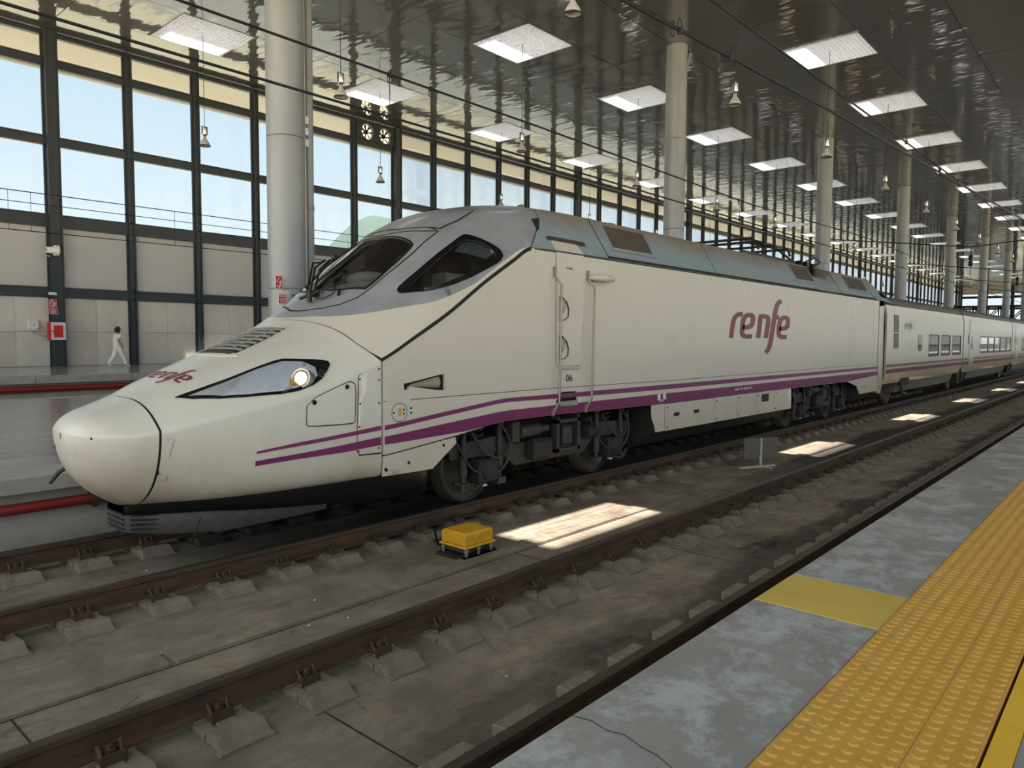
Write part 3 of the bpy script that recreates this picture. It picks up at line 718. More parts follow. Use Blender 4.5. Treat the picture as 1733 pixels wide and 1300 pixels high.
# ------------------------------------------------------------------ overhead wires
def wire(label, pts, r=.012, msg=None, droppers=(), loops=True, draw=True):
    o = empty('overhead_wire', pts[0])
    MB().tube(pts, r, 6).build('contact_wire', 'black_metal', o)
    if msg and draw: MB().tube(msg, r, 6).build('messenger_wire', 'black_metal', o)
    def at(P, x):
        for a, b in zip(P, P[1:]):
            if a[0] <= x <= b[0]: f = (x-a[0])/(b[0]-a[0]); return tuple(a[j]+(b[j]-a[j])*f for j in range(3))
        return P[-1]
    for x in droppers:
        a, b = at(pts, x), at(msg, x)
        mb = MB().tube([a, b], .006, 5)
        if loops:
            for p, s_ in ((a, 1), (b, -1)):
                mb.tube([(p[0]+.04*math.sin(t_), p[1], p[2]+s_*(.055-.055*math.cos(t_))) for t_ in np.linspace(0, 2*PI, 9)], .006, 4, False); mb.box((p[0]-.02, p[1]-.02, p[2]-.03), (p[0]+.02, p[1]+.02, p[2]+.03))
        mb.build('dropper', 'black_metal', o)
    tag(o, label, 'wire'); return o
wire('contact and messenger wires with droppers over the train track', [(-8, 7.42, 4.85), (180, 7.26, 4.85)], .016, [(-8, 7.42, 5.42), (5, 7.42, 5.38), (9, 7.42, 5.38), (17, 7.42, 5.30), (26, 7.42, 5.5), (43, 7.4, 5.3), (60, 7.38, 5.5), (180, 7.26, 5.4)], (6.05, 6.75, 14.6, 16.4, 24, 31, 38))
wire('paired black contact wires over the empty near track', [(-6, 4.1, 4.9), (5.33, 3.49, 4.9), (9.44, 3.16, 4.9), (20.9, 2.44, 4.9), (38, 3.2, 4.9), (56, 3.8, 4.9), (75, 3.0, 4.9), (180, 3.3, 4.9)], .014,
     [(-6, 4.2, 5.0), (5.33, 3.57, 4.98), (9.44, 3.24, 4.97), (20.9, 2.50, 4.96), (38, 3.25, 5.0), (56, 3.85, 5.0), (75, 3.05, 5.0), (180, 3.35, 5.0)], (6.2, 7.1), True)
wire('single messenger wire high over the empty near track', [(-6, 3.8, 5.5), (7.05, 3.54, 5.5), (10.56, 3.47, 5.5), (15.2, 3.38, 5.5), (38, 3.2, 5.55), (180, 3.3, 5.5)], .013, [(-6, 3.8, 4.99), (15, 2.83, 4.96), (15.6, 2.79, 4.96), (20.9, 2.50, 4.96), (38, 3.25, 5.0), (180, 3.35, 5.0)], (14.2, 15.4, 21.5, 23, 30, 32), True, False)
wire('thin wires over the sunken track between island and far platform', [(-8, 22, 4.75), (180, 22, 4.75)], .012, [(-8, 22, 5.74), (180, 22, 5.85)], (5.6, 6.1, 9.8, 10.4, 16, 22), False)
wire('third thin wire over the sunken track, below its messenger', [(-8, 22.15, 5.49), (180, 22.15, 5.55)], .010)
for i, x in enumerate((44, 61, 78, 96)):
    o = empty('cross_span', (x, 9, 8)); MB().tube([(x, -3, 8.6), (x, 3.3, 7.2), (x, 7.3, 6.9), (x, YCOL, 7.9)], .03, 6).build('span_wire', 'black_metal', o)
    for y in (3.3, 7.3):
        MB().tube([(x, y, 6.95+(.2 if y < 5 else 0)), (x, y, 5.45)], .02, 6).build('hanger', 'black_metal', o)
        MB().lathe([(.03, 6.5), (.10, 6.45), (.10, 6.25), (.05, 6.2), (.10, 6.15), (.10, 5.95), (.03, 5.9)], (x, y, 0), n=10).build('insulator', 'black_metal', o)
    tag(o, f'black cross-span wire with hanging insulators, {ORD[i]} along the hall', 'cable', 'cross-spans over the tracks')

# ------------------------------------------------------------------ things on the far wall and the columns
YF = YW-.36
o = empty('fire_hose_cabinet', (9.45, YF, 1.9))
MB().bbox((9.12, YF-.22, 1.88), (9.68, YF, 2.55), .015).build('case', 'white', o)
MB().box((9.10, YF-.235, 1.86), (9.17, YF-.02, 2.57)).build('side_panel', 'red', o)
MB().bbox((9.27, YF-.235, 1.98), (9.58, YF-.215, 2.44), .006).build('door', 'red', o)
MB().box((9.20, YF-.25, 2.2), (9.27, YF-.22, 2.23)).build('handle', 'black_metal', o)
tag(o, 'red and white fire hose cabinet on the thick dark mullion', 'cabinet')
o = empty('junction_box', (8.7, YW-.1, 2.25)); MB().bbox((8.58, YW-.14, 2.25), (8.90, YW-.02, 2.66), .01).build('case', 'white', o)
mb = MB(); 
for x in (8.62, 8.86):
    for z in (2.3, 2.61): mb.box((x-.012, YW-.15, z-.012), (x+.012, YW-.13, z+.012))
mb.prism([(8.71, 2.42), (8.78, 2.42), (8.745, 2.48)], 'y', YW-.146, YW-.138); mb.build('screw', 'black_metal', o)
MB().tube([(8.72, YW-.08, 2.26), (8.76, YW-.08, 2.12), (8.9, YW-.1, 2.06), (9.15, YW-.2, 2.08)], .02, 6).build('cable', 'grey', o)
tag(o, 'white electrical box with cable left of the fire hose cabinet', 'box')
def fire_sign(label, x, z, w, h, y, lines, icon):
    o = empty('fire_sign', (x, y, z)); MB().bbox((x-w/2, y-.012, z-h/2), (x+w/2, y, z+h/2), .003).build('plate', 'white', o)
    MB().box((x-w/2+.012, y-.015, z-h/2+.012), (x+w/2-.012, y-.011, z+h/2-.012)).build('panel', 'red', o)
    if icon:
        mb = MB().box((x-.3*w, y-.018, z-.0*h), (x-.16*w, y-.014, z+.38*h)).box((x-.3*w, y-.018, z+.22*h), (x+.05*w, y-.014, z+.36*h)).lathe([(.0, y-.018), (.15*w, y-.018), (.15*w, y-.014)], (x+.18*w, 0, z+.05*h), 'y', 12, False).box((x-.34*w, y-.018, z-.28*h), (x+.34*w, y-.014, z-.22*h)).box((x+.02*w, y-.018, z-.18*h), (x+.3*w, y-.014, z-.06*h))
        mb.build('pictogram', 'whiteink', o)
    for i, tx in enumerate(lines): text_on_wall('lettering', tx, h*(.26 if icon else .3), x, y-.016, z+(-.38*h if icon else h*(.28-.28*i)), 'whiteink', o, .62)
    tag(o, label, 'sign'); return o
fire_sign('red fire hose pictogram sign on the thick dark mullion', 9.33, 3.26, .25, .31, YF-.01, ['BIE'], True)
fire_sign('red lettered fire sign under the pictogram on the mullion', 9.33, 2.96, .33, .21, YF-.01, ['BOCA DE', 'INCENDIO', 'EQUIPADA'], False)
o = MB().bbox((9.2, YF-.02, 3.58), (9.47, YF-.0, 3.69), .004).build('name_plate', 'white'); tag(o, 'small blank white plate above the red signs on the mullion', 'plate')
yc = YCOL-.43
fire_sign('red fire pictogram sign on the nearest round column', 8.53-.05, 3.22, .17, .29, YCOL-.42, ['BIE'], True)
fire_sign('red lettered fire sign low on the nearest round column', 8.56, 2.87, .20, .21, YCOL-.42, ['PULSADOR', 'ALARMA', 'FUEGO'], False)
o = MB().bbox((8.80, YCOL-.46, 2.74), (9.00, YCOL-.40, 2.98), .003).build('exit_sign', 'green'); tag(o, 'green sign on the nearest column, half hidden by the windscreen', 'sign')
o = empty('loudspeaker', (9.3, YF-.2, 5.2))
MB().lathe([(.05, -.30), (.11, -.30), (.13, -.05), (.20, .06), (.21, .10), (.19, .10), (.12, -.02)], (0, 0, 0), 'x', 16).build('horn', 'white', o)
for c in o.children: c.location = (9.42, YF-.22, 5.25)
MB().box((9.40, YF-.3, 5.06), (9.44, YF, 5.44)).box((9.1, YF-.24, 5.18), (9.14, YF-.2, 5.22)).build('bracket', 'white', o)
MB().tube([(9.14, YF-.22, 5.22), (9.02, YF-.2, 5.18), (9.0, YF-.12, 5.1), (9.1, YF, 5.04), (9.3, YF, 5.04)], .015, 6).build('cable', 'white', o)
tag(o, 'white horn loudspeaker on the thick dark mullion', 'loudspeaker')
# extractor fans in the clerestory
xf0, xf1 = MX[FANBAY], MX[FANBAY+1]; yf = YW-.05; zf = 12.86
o = empty('fan_unit', ((xf0+xf1)/2, yf, 12.46))
fc = (xf0+.78, xf0+1.95); rr = .40
def ring(cx_, r, n=24): return [(cx_+r*math.cos(2*PI*i/n), zf+r*math.sin(2*PI*i/n)) for i in range(n)]
patch('housing', [(xf0+.1, 12.44), (xf1-.1, 12.44), (xf1-.1, 13.30), (xf0+.1, 13.30)], lambda u, v, off: np.stack([u, np.full_like(u, yf-.16-off), v], -1), 'frame', o, holes=[ring(c, rr) for c in fc], thick=.2, st=.15)
for c in fc:
    mb = MB()
    for k_ in range(7):
        a = 2*PI*k_/7; d = .16
        V = [(c+.07*math.cos(a-.3), yf-.03, zf+.07*math.sin(a-.3)), (c+.37*math.cos(a-d), yf-.05, zf+.37*math.sin(a-d)), (c+.37*math.cos(a+d), yf-.01, zf+.37*math.sin(a+d)), (c+.07*math.cos(a+.3), yf-.0, zf+.07*math.sin(a+.3))]
        mb.add(V+[(x, y+.012, z) for x, y, z in V], [(0, 1, 2, 3), (7, 6, 5, 4), (0, 4, 5, 1), (1, 5, 6, 2), (2, 6, 7, 3), (3, 7, 4, 0)])
    mb.lathe([(0, -.06), (.11, -.06), (.12, 0), (.12, .06)], (c, yf, zf), 'y', 12); mb.build('fan_blade', 'black_metal', o)
    MB().lathe([(rr, -.17), (rr+.04, -.18), (rr+.04, -.15)], (c, yf, zf), 'y', 24).build('ring', 'frame', o)
tag(o, 'dark panel with two round extractor fans high in the glass wall', 'fan unit')

# ------------------------------------------------------------------ the walking woman in white
def skin_obj(name, joints, edges, mat, parent=None, sub=2):
    me = bpy.data.meshes.new(name); me.from_pydata([j[0] for j in joints], edges, []); o = link(name, me, parent)
    o.modifiers.new('skin', 'SKIN'); 
    if not me.skin_vertices: me.attributes  # layer is made by the modifier
    sv = me.skin_vertices[0].data if me.skin_vertices else None
    if sv is None:
        bm = bmesh.new(); bm.from_mesh(me); bm.verts.layers.skin.verify(); bm.to_mesh(me); bm.free(); sv = me.skin_vertices[0].data
    for i, j in enumerate(joints): sv[i].radius = (j[1], j[2] if len(j) > 2 else j[1])
    sv[0].use_root = True
    o.modifiers.new('sub', 'SUBSURF').levels = sub; o.modifiers['sub'].render_levels = sub; o.modifiers['skin'].use_smooth_shade = True
    me.materials.append(M[mat]); return o
PXx, PYy, PZz, K = 10.98, 29.75, ZO, 1.5/1.62
def pj(x, y, z): return (PXx+x*K, PYy+y*K, PZz+z*K)
# walks towards +x; the right leg leads
body = [(pj(0, 0, .86), .12), (pj(0, 0, 1.05), .13), (pj(.02, 0, 1.25), .13), (pj(.03, 0, 1.36), .07), (pj(.05, 0, 1.43), .045), (pj(.06, 0, 1.53), .085), (pj(.08, 0, 1.60), .06),
        (pj(.02, -.17, 1.31), .05), (pj(-.06, -.21, 1.08), .04), (pj(.06, -.22, .90), .034), (pj(.10, -.22, .84), .03), (pj(.13, -.21, .80), .016),
        (pj(.02, .17, 1.31), .05), (pj(.02, .22, 1.07), .04), (pj(.16, .2, .92), .034), (pj(.20, .2, .87), .03), (pj(.23, .2, .84), .016),
        (pj(.03, -.08, .80), .085), (pj(.17, -.08, .46), .06), (pj(.30, -.08, .09), .04), (pj(-.03, .08, .80), .085), (pj(-.12, .08, .46), .06), (pj(-.33, .08, .14), .04)]
edges = [(0, 1), (1, 2), (2, 3), (3, 4), (4, 5), (5, 6), (2, 7), (7, 8), (8, 9), (9, 10), (10, 11), (2, 12), (12, 13), (13, 14), (14, 15), (15, 16), (0, 17), (17, 18), (18, 19), (0, 20), (20, 21), (21, 22)]
for hand, y_, z_, x_ in ((10, -.21, .80, .13), (15, .2, .84, .23)):
    for f_ in range(4):
        body.append((pj(x_+.012*(f_-1.5), y_+.006*(f_-1.5), z_-(.0, .012, .008, -.006)[f_]), .0085)); edges.append((hand, len(body)-1))
        body.append((pj(x_+.022+.014*(f_-1.5), y_+.008*(f_-1.5), z_-.035-(.0, .012, .008, -.006)[f_]), .007)); edges.append((len(body)-2, len(body)-1))
    body.append((pj(x_+.03, y_-.02, z_+.03), .009)); edges.append((hand, len(body)-1))
wmn = skin_obj('person', [(a, r*K) for a, r in body], edges, 'skin')
tag(wmn, 'woman in a white uniform walking right along the far platform', 'person')
skin_obj('tunic', [(p, r*K*1.22) for p, r in [(pj(0, 0, .70), .12), (pj(0, 0, .82), .155), (pj(0, 0, .95), .155), (pj(.01, 0, 1.12), .165), (pj(.02, 0, 1.27), .155), (pj(.03, 0, 1.35), .09), (pj(.02, -.17, 1.30), .068), (pj(-.03, -.2, 1.15), .06), (pj(.02, .17, 1.30), .068), (pj(.02, .21, 1.14), .06)]], [(0, 1), (1, 2), (2, 3), (3, 4), (4, 5), (4, 6), (6, 7), (4, 8), (8, 9)], 'cloth', wmn)
skin_obj('trousers', [(p, r*K*1.22) for p, r in [(pj(0, 0, .98), .11), (pj(0, 0, .85), .14), (pj(.04, -.08, .72), .105), (pj(.17, -.08, .46), .076), (pj(.25, -.08, .24), .066), (pj(.30, -.08, .08), .06), (pj(-.04, .08, .74), .105), (pj(-.12, .08, .46), .076), (pj(-.25, .08, .27), .066), (pj(-.34, .08, .13), .06)]], [(0, 1), (1, 2), (2, 3), (3, 4), (4, 5), (1, 6), (6, 7), (7, 8), (8, 9)], 'cloth', wmn)
skin_obj('hair', [(p, r*K) for p, r in [(pj(.09, 0, 1.63), .06), (pj(.03, 0, 1.60), .11), (pj(-.02, 0, 1.53), .12), (pj(-.02, 0, 1.45), .10), (pj(-.01, 0, 1.40), .06)]], [(0, 1), (1, 2), (2, 3), (3, 4)], 'hair', wmn)
skin_obj('shoe', [(p, r*K) for p, r in [(pj(.28, -.08, .05), .045), (pj(.40, -.08, .045), .042), (pj(.48, -.08, .04), .03)]], [(0, 1), (1, 2)], 'shoe', wmn)
skin_obj('shoe', [(p, r*K) for p, r in [(pj(-.37, .08, .10), .045), (pj(-.27, .08, .055), .042), (pj(-.20, .08, .038), .03)]], [(0, 1), (1, 2)], 'shoe', wmn)
mb = MB().tube([pj(.115, 0, 1.55), pj(.14, 0, 1.525), pj(.118, 0, 1.51)], [.012, .016, .01], 6)
mb.build('nose', 'skin', wmn)
mb = MB()
for s_ in (-1, 1): mb.lathe([(0, .006), (.012, .0)], pj(.121, s_*.03, 1.555), 'x', 6)
mb.box(pj(.108, -.02, 1.486), pj(.122, .02, 1.492)); mb.build('eyes_and_mouth', 'hair', wmn)

# ------------------------------------------------------------------ the power car: surface of its body
YC = 7.26
def pchip(t):
    t = np.array(t, float); x, y = t[:, 0], t[:, 1]; h = np.diff(x); d = np.diff(y)/h
    m = np.zeros(len(x)); m[0] = d[0]; m[-1] = d[-1]
    for i in range(1, len(x)-1):
        if d[i-1]*d[i] > 0:
            w1 = 2*h[i]+h[i-1]; w2 = h[i]+2*h[i-1]; m[i] = (w1+w2)/(w1/d[i-1]+w2/d[i])
    def f(q):
        q = np.clip(np.asarray(q, float), x[0], x[-1]); i = np.clip(np.searchsorted(x, q, side='right')-1, 0, len(x)-2); s = (q-x[i])/h[i]
        return (2*s**3-3*s**2+1)*y[i]+(s**3-2*s**2+s)*h[i]*m[i]+(-2*s**3+3*s**2)*y[i+1]+(s**3-s**2)*h[i]*m[i+1]
    return f
HW = pchip([(2.18,0),(2.195,.2),(2.245,.42),(2.34,.58),(2.49,.72),(2.7,.84),(3.0,.98),(3.4,1.13),(3.9,1.27),(4.4,1.37),(4.9,1.42),(5.4,1.42),(22.4,1.42)])
ZCR = pchip([(2.18,1.19),(2.3,1.2),(2.5,1.205),(2.7,1.235),(3.0,1.31),(3.4,1.41),(3.9,1.54),(4.3,1.68),(4.66,1.83),(5.07,2.05),(5.58,2.33),(6.15,2.70),(6.66,3.0),(6.97,3.17),(7.1,3.19),(22.4,3.19)])
ZTP = pchip([(2.18,1.19),(2.2,1.25),(2.25,1.31),(2.34,1.365),(2.5,1.42),(2.7,1.49),(3.0,1.63),(3.5,1.84),(4.1,2.08),(4.4,2.22),(4.8,2.5),(5.4,3.03),(5.9,3.41),(6.4,3.66),(7.0,3.82),(7.6,3.90),(8.5,3.93),(17.35,3.93),(17.5,3.66),(18.8,3.66),(19.0,3.93),(22.4,3.93)])
ZBT = pchip([(2.18,1.15),(2.195,1.03),(2.24,.86),(2.33,.71),(2.48,.57),(2.7,.46),(3.0,.46),(3.6,.53),(4.4,.585),(5.28,.62),(5.68,.94),(6.57,1.05),(7,1.05),(22.4,1.05)])
NLO = pchip([(2.18,2.0),(2.6,2.0),(3.0,3.0),(3.6,7),(4.4,14),(5,30),(22.4,30)])
KRF = pchip([(2.18,3.0),(3.4,3.0),(4.4,2.8),(5.2,2.6),(6.3,2.6),(7.4,3.4),(22.4,3.4)])
def S0(u, v):
    u = np.asarray(u, float); v = np.asarray(v, float); u, v = np.broadcast_arrays(u, v)
    far = v > 2; v = np.where(far, 4-v, v)
    hw, zc, zt, zb, n, k = HW(u), ZCR(u), ZTP(u), ZBT(u), NLO(u), KRF(u)
    ph = np.clip(v, 0, 1)*PI/2; c, s = np.cos(ph), np.sin(ph); r = 1/((s**n+c**n)**(1/n))
    yl = hw*s*r; zl = zc-(zc-zb)*c*r
    t = np.clip(2-v, 0, 1); w = np.clip((u-6.5)/1.0, 0, 1); w = w*w*(3-2*w)
    g = (1-w)*t**k+w*(0.2*(np.clip(t, 0, .75)/.75)**2.2+0.8*np.clip((t-.75)/.25, 0, 1))
    y = np.where(v <= 1, yl, hw*t); z = np.where(v <= 1, zl, zt-(zt-zc)*g)
    return np.stack([u, np.where(far, YC+y, YC-y), z], -1)
def S(u, v, off=0.0):
    u = np.asarray(u, float); v = np.asarray(v, float); P = S0(u, v)
    if np.all(np.asarray(off) == 0): return P
    h = 1e-3
    uu = np.where(u-h < 2.181, u+h, u)
    du = S0(uu+h, v)-S0(uu-h, v); dv = S0(u, np.clip(v+h, 0, 4))-S0(u, np.clip(v-h, 0, 4))
    N = np.cross(du, dv); L = np.linalg.norm(N, axis=-1, keepdims=True); N = N/np.where(L < 1e-12, 1, L)
    ctr = np.stack([u+.25, np.full_like(u, YC), ZCR(u)], -1); sg = np.sign((N*(P-ctr)).sum(-1, keepdims=True)); N = N*np.where(sg == 0, 1, sg)
    return P+N*off
def Wn(u, z, off=0.0):                # the upright near side
    u = np.asarray(u, float); z = np.asarray(z, float); return np.stack([u, YC-HW(u)-off+0*z, z+0*u], -1)
def grid(name, U, V, mat, parent, off=0.0, thick=.02):
    """U, V 2-D arrays of surface parameters"""
    P = S(U, V, off); a, b = U.shape; V_ = P.reshape(-1, 3).tolist(); F = [(i*b+j, (i+1)*b+j, (i+1)*b+j+1, i*b+j+1) for i in range(a-1) for j in range(b-1)]
    mb = MB(); mb.add(V_, F, True)
    if thick:
        Q = S(U, V, off-thick)
        for ring in ([(0, j) for j in range(b)], [(a-1, j) for j in range(b)], [(i, 0) for i in range(a)], [(i, b-1) for i in range(a)]):
            vs = [P[i] for i in ring]+[Q[i] for i in ring]; n = len(ring); mb.add([tuple(p) for p in vs], [(i, i+1, n+i+1, n+i) for i in range(n-1)])
    me = bpy.data.meshes.new(name); me.from_pydata(mb.v, [], mb.f); me.polygons.foreach_set('use_smooth', mb.sm); me.materials.append(M[mat]); me.update()
    return link(name, me, parent)
def crease_v(n):                        # v samples, finer round the crease
    return np.concatenate([np.linspace(0, .9, n), np.linspace(.92, 1.1, 8), np.linspace(1.14, 2, n)])

loco = empty('locomotive', (12.3, YC, 0))
tag(loco, 'white high-speed power car with sloped duckbill nose and grey cab, heading the train', 'locomotive')
vh = crease_v(22); vfull = np.concatenate([vh, (4-vh)[::-1][1:]])
# nose cap
us = 2.182+np.linspace(0, 1, 34)**2*(2.688-2.182)
U, V = np.meshgrid(us, vfull, indexing='ij'); cap = grid('nose_cap', U, V, 'nose', loco)
# front body behind it, up to the raked cab joint
hj_v = np.array([0, .94, .99, 1.08, 1.19, 1.36, 1.51, 1.68, 1.86, 2.0]); hj_u = np.array([4.655, 4.655, 4.655, 4.59, 4.53, 4.49, 4.456, 4.435, 4.438, 4.446])
def HJ(v): v = np.where(v > 2, 4-v, v); return np.interp(v, hj_v, hj_u)
sv = np.linspace(0, 1, 60); Vv = np.broadcast_to(vfull, (60, len(vfull))); Uu = 2.706+(HJ(vfull)[None, :]-2.706)*sv[:, None]
front = grid('front_body', Uu, Vv, 'nose', loco)
# dark carcass under all panels
ui = np.concatenate([2.20+np.linspace(0, 1, 24)**2*.5, np.linspace(2.72, 7.6, 90)]); U, V = np.meshgrid(ui, vfull, indexing='ij')
P = S(U, V, -.035); a, b = U.shape
holes_cab = lambda u, v: (5.0 < u < 6.62 and (1.02 < v < 1.36 or 2.64 < v < 2.98)) or (4.9 < u < 5.8 and 1.4 < v < 2.6)
F = [(i*b+j, (i+1)*b+j, (i+1)*b+j+1, i*b+j+1) for i in range(a-1) for j in range(b-1) if not holes_cab((U[i, j]+U[i+1, j])/2, (V[i, j]+V[i, j+1])/2)]
mb = MB(); mb.add(P.reshape(-1, 3).tolist(), F, True); mb.build('carcass', 'dark', loco)
MB().box((7.5, YC-1.36, 1.06), (22.2, YC+1.36, 3.15)).build('carcass', 'dark', loco)
# cab mask: white lower wedge and grey upper mask with window openings
SCV = 1.45
mb_line = [(4.492, 2.0), (4.492, 1.875), (4.555, 1.581), (4.709, 1.406), (4.916, 1.281), (5.133, 1.188), (5.395, 1.106), (5.684, 1.062), (5.973, 1.030), (6.19, 1.024), (6.416, 1.028), (6.705, 1.030), (6.859, 1.020), (6.965, 1.008)]
roofj = [(6.985, 1.006), (7.211, 1.094), (7.428, 1.175), (7.446, 1.225), (7.5, 1.306), (7.5, 2.0)]
mir = lambda L: [(u, 4-v) for u, v in L]
def soft(L, it=2):
    for _ in range(it):
        q = [L[0]]
        for a, b in zip(L, L[1:]): q += [(a[0]*.75+b[0]*.25, a[1]*.75+b[1]*.25), (a[0]*.25+b[0]*.75, a[1]*.25+b[1]*.75)]
        L = q+[L[-1]]
    return L
mb_line = soft(mb_line)
grey_loop = mb_line[1:]+roofj[:-1]+mir(roofj[:-1])[::-1]+mir(mb_line[1:])[::-1]
side_out = rounded([(5.206,1.310),(5.206,1.272),(5.296,1.231),(5.468,1.163),(5.748,1.1),(6.028,1.062),(6.317,1.044),(6.47,1.038),(6.543,1.05),(6.561,1.069),(6.552,1.106),(6.47,1.181),(6.38,1.256),(6.281,1.319),(6.208,1.325),(6.037,1.315),(5.549,1.315),(5.26,1.319)])
side_in = [(5.314,1.269),(5.35,1.238),(5.504,1.175),(5.73,1.128),(5.973,1.094),(6.245,1.068),(6.38,1.062),(6.46,1.072),(6.474,1.09),(6.443,1.15),(6.344,1.231),(6.235,1.281),(6.136,1.285),(5.811,1.278),(5.495,1.278)]
ws = [(4.935,2.0),(4.926,1.85),(4.944,1.75),(5.034,1.54),(5.142,1.525),(5.242,1.519),(5.44,1.513),(5.612,1.520),(5.69,1.535),(5.712,1.58),(5.716,1.66),(5.712,1.831),(5.70,2.0)]
ws_loop = ws[:-1]+mir(ws[1:])[::-1][:]
sc = (1.0, SCV)
patch('cab_mask', grey_loop, S, 'mask', loco, holes=[side_in, mir(side_in), ws_loop], st=.07, sc=sc, thick=.02)
hjw = [(4.668, 1.014), (4.603, 1.08), (4.543, 1.19), (4.503, 1.36), (4.469, 1.51), (4.448, 1.68), (4.451, 1.86), (4.459, 2.0)]
white_loop = hjw+mir(hjw[:-1])[::-1]+mir(mb_line[:0])
low = [(u, max(v, 1.004)) for u, v in mb_line[1:]]
# white strip below the mask on each side: hood joint -> mask border -> back along the crease
crease = [(u, 1.010) for u in np.linspace(6.93, 4.69, 22)]
wl = hjw[:-1]+[(4.459, 2.0)]+[(4.459, 2.14), ] 
near_white = hjw+[(4.489, 2.0)]+mb_line[1:-1]+crease
far_white = mir(near_white)
for L in (near_white, far_white): patch('cab_white_panel', L, S, 'cream', loco, st=.06, sc=sc, thick=.02)
# windows
def rim(name, outer, inner, mat, off): return patch(name, outer, S, mat, loco, holes=[inner], off=off, st=.05, sc=sc, thick=.012)
for mfun, tagn in ((lambda L: L, 'near'), (mir, 'far')):
    w = rim('side_window', mfun(side_out), mfun(side_in), 'rubbergloss', .008)
    patch('glass', mfun(side_in), S, 'cabglass', w, off=.002, st=.07, sc=sc, thick=0)
ws_o = [(4.915,2.0),(4.905,1.85),(4.925,1.74),(5.012,1.52),(5.13,1.503),(5.25,1.495),(5.45,1.49),(5.625,1.498),(5.71,1.515),(5.735,1.57),(5.738,1.66),(5.733,1.831),(5.722,2.0)]
w = rim('windscreen', ws_o[:-1]+mir(ws_o[1:])[::-1], ws_loop, 'rubber', .003)
patch('glass', ws_loop, S, 'cabglass', w, off=-.004, st=.08, sc=sc, thick=0)
# grey scuttle pod below the windscreen and seams of the mask
seamtop = [(5.757, 2.0), (5.77, 1.9), (5.835, 1.725), (5.928, 1.581), (6.046, 1.475)]
ribbon('mask_seam', [seamtop+mir(seamtop[:-1])[::-1], [(6.046, 1.475), (5.63, 1.456), (5.386, 1.463), (5.233, 1.475), (5.05, 1.49), (4.9, 1.52), (4.75, 1.6), (4.66, 1.72), (4.615, 1.86), (4.60, 2.0)], mir([(6.046, 1.475), (5.63, 1.456), (5.386, 1.463), (5.05, 1.49), (4.75, 1.6), (4.615, 1.86), (4.60, 2.0)])], S, .018, 'dark', loco, .002, sc=sc)
tp = [(5.87, 2.0), (5.86, 1.844), (5.925, 1.688), (6.091, 1.488), (6.38, 1.475), (6.72, 1.52), (6.62, 1.713), (6.60, 1.888), (6.60, 2.0)]
top_loop = tp[:-1]+mir(tp[1:])[::-1]
patch('roof_hatch', top_loop, S, 'mask', loco, off=.006, st=.1, sc=sc)
ribbon('hatch_seam', [top_loop], S, .02, 'dark', loco, .008, sc=sc, closed=True)
# cab interior
cabi = MB().box((4.95, YC-1.1, 1.75), (7.3, YC+1.1, 1.8)).build('cab_floor', 'under', loco)
MB().box((7.3, YC-1.25, 1.8), (7.34, YC+1.25, 3.6)).build('cab_bulkhead', 'dark', loco)
mb = MB(); V_ = []; F = []
for i in range(13):
    for j in range(9):
        x = 4.98+.75*j/8; y = YC-.62+1.24*i/12; z = 2.50+.25*math.sin(PI*min(1, j/6)*.5)**.7*(1-.3*abs(i-6)/6)
        V_.append((x, y, z))
for i in range(12):
    for j in range(8): F.append((i*9+j, (i+1)*9+j, (i+1)*9+j+1, i*9+j+1))
mb.add(V_, F, True).box((5.0, YC-.66, 1.9), (5.7, YC+.66, 2.54)); mb.build('driver_desk', 'beige', loco)
MB().lathe([(0, .0), (.22, .0), (.28, .06), (.24, .12), (.12, .16), (0, .17)], (5.62, YC+.05, 2.70), 'z', 18).build('desk_cowl', 'beige', loco)
MB().bbox((6.2, YC-.3, 1.9), (6.75, YC+.3, 2.5), .05).bbox((6.7, YC-.28, 2.3), (6.9, YC+.28, 3.2), .06).bbox((6.72, YC-.16, 3.2), (6.86, YC+.16, 3.42), .04).build('driver_seat', 'seat', loco)
MB().bbox((5.9, YC-1.02, 2.62), (6.25, YC-.8, 2.82), .01).build('folder_box', 'wood', loco)
q = [(6.02, 1.16+.10), (6.14, 1.275), (6.235, 1.27), (6.34, 1.225), (6.43, 1.15), (6.455, 1.10), (6.33, 1.10)]
patch('sun_blind', q, S, 'blind', loco, off=-.02, st=.08, sc=sc, thick=.004)
# black joints: nose cap, hood, door pillar and the raked joint run in the gaps; fillets to close them with rubber
ribbon('joint_seal', [[(u, 1.0) for u in np.linspace(4.66, 6.98, 30)]], S, .024, 'dark', loco, .004, sc=sc)
ribbon('joint_seal', [[(2.697, v) for v in np.linspace(0, 4, 90)]], S, .024, 'dark', loco, -.008, sc=sc)
ribbon('joint_seal', [[(float(HJ(np.array(v)))+.012, v) for v in np.linspace(1.0, 3.0, 60)]], S, .024, 'dark', loco, -.006, sc=sc)
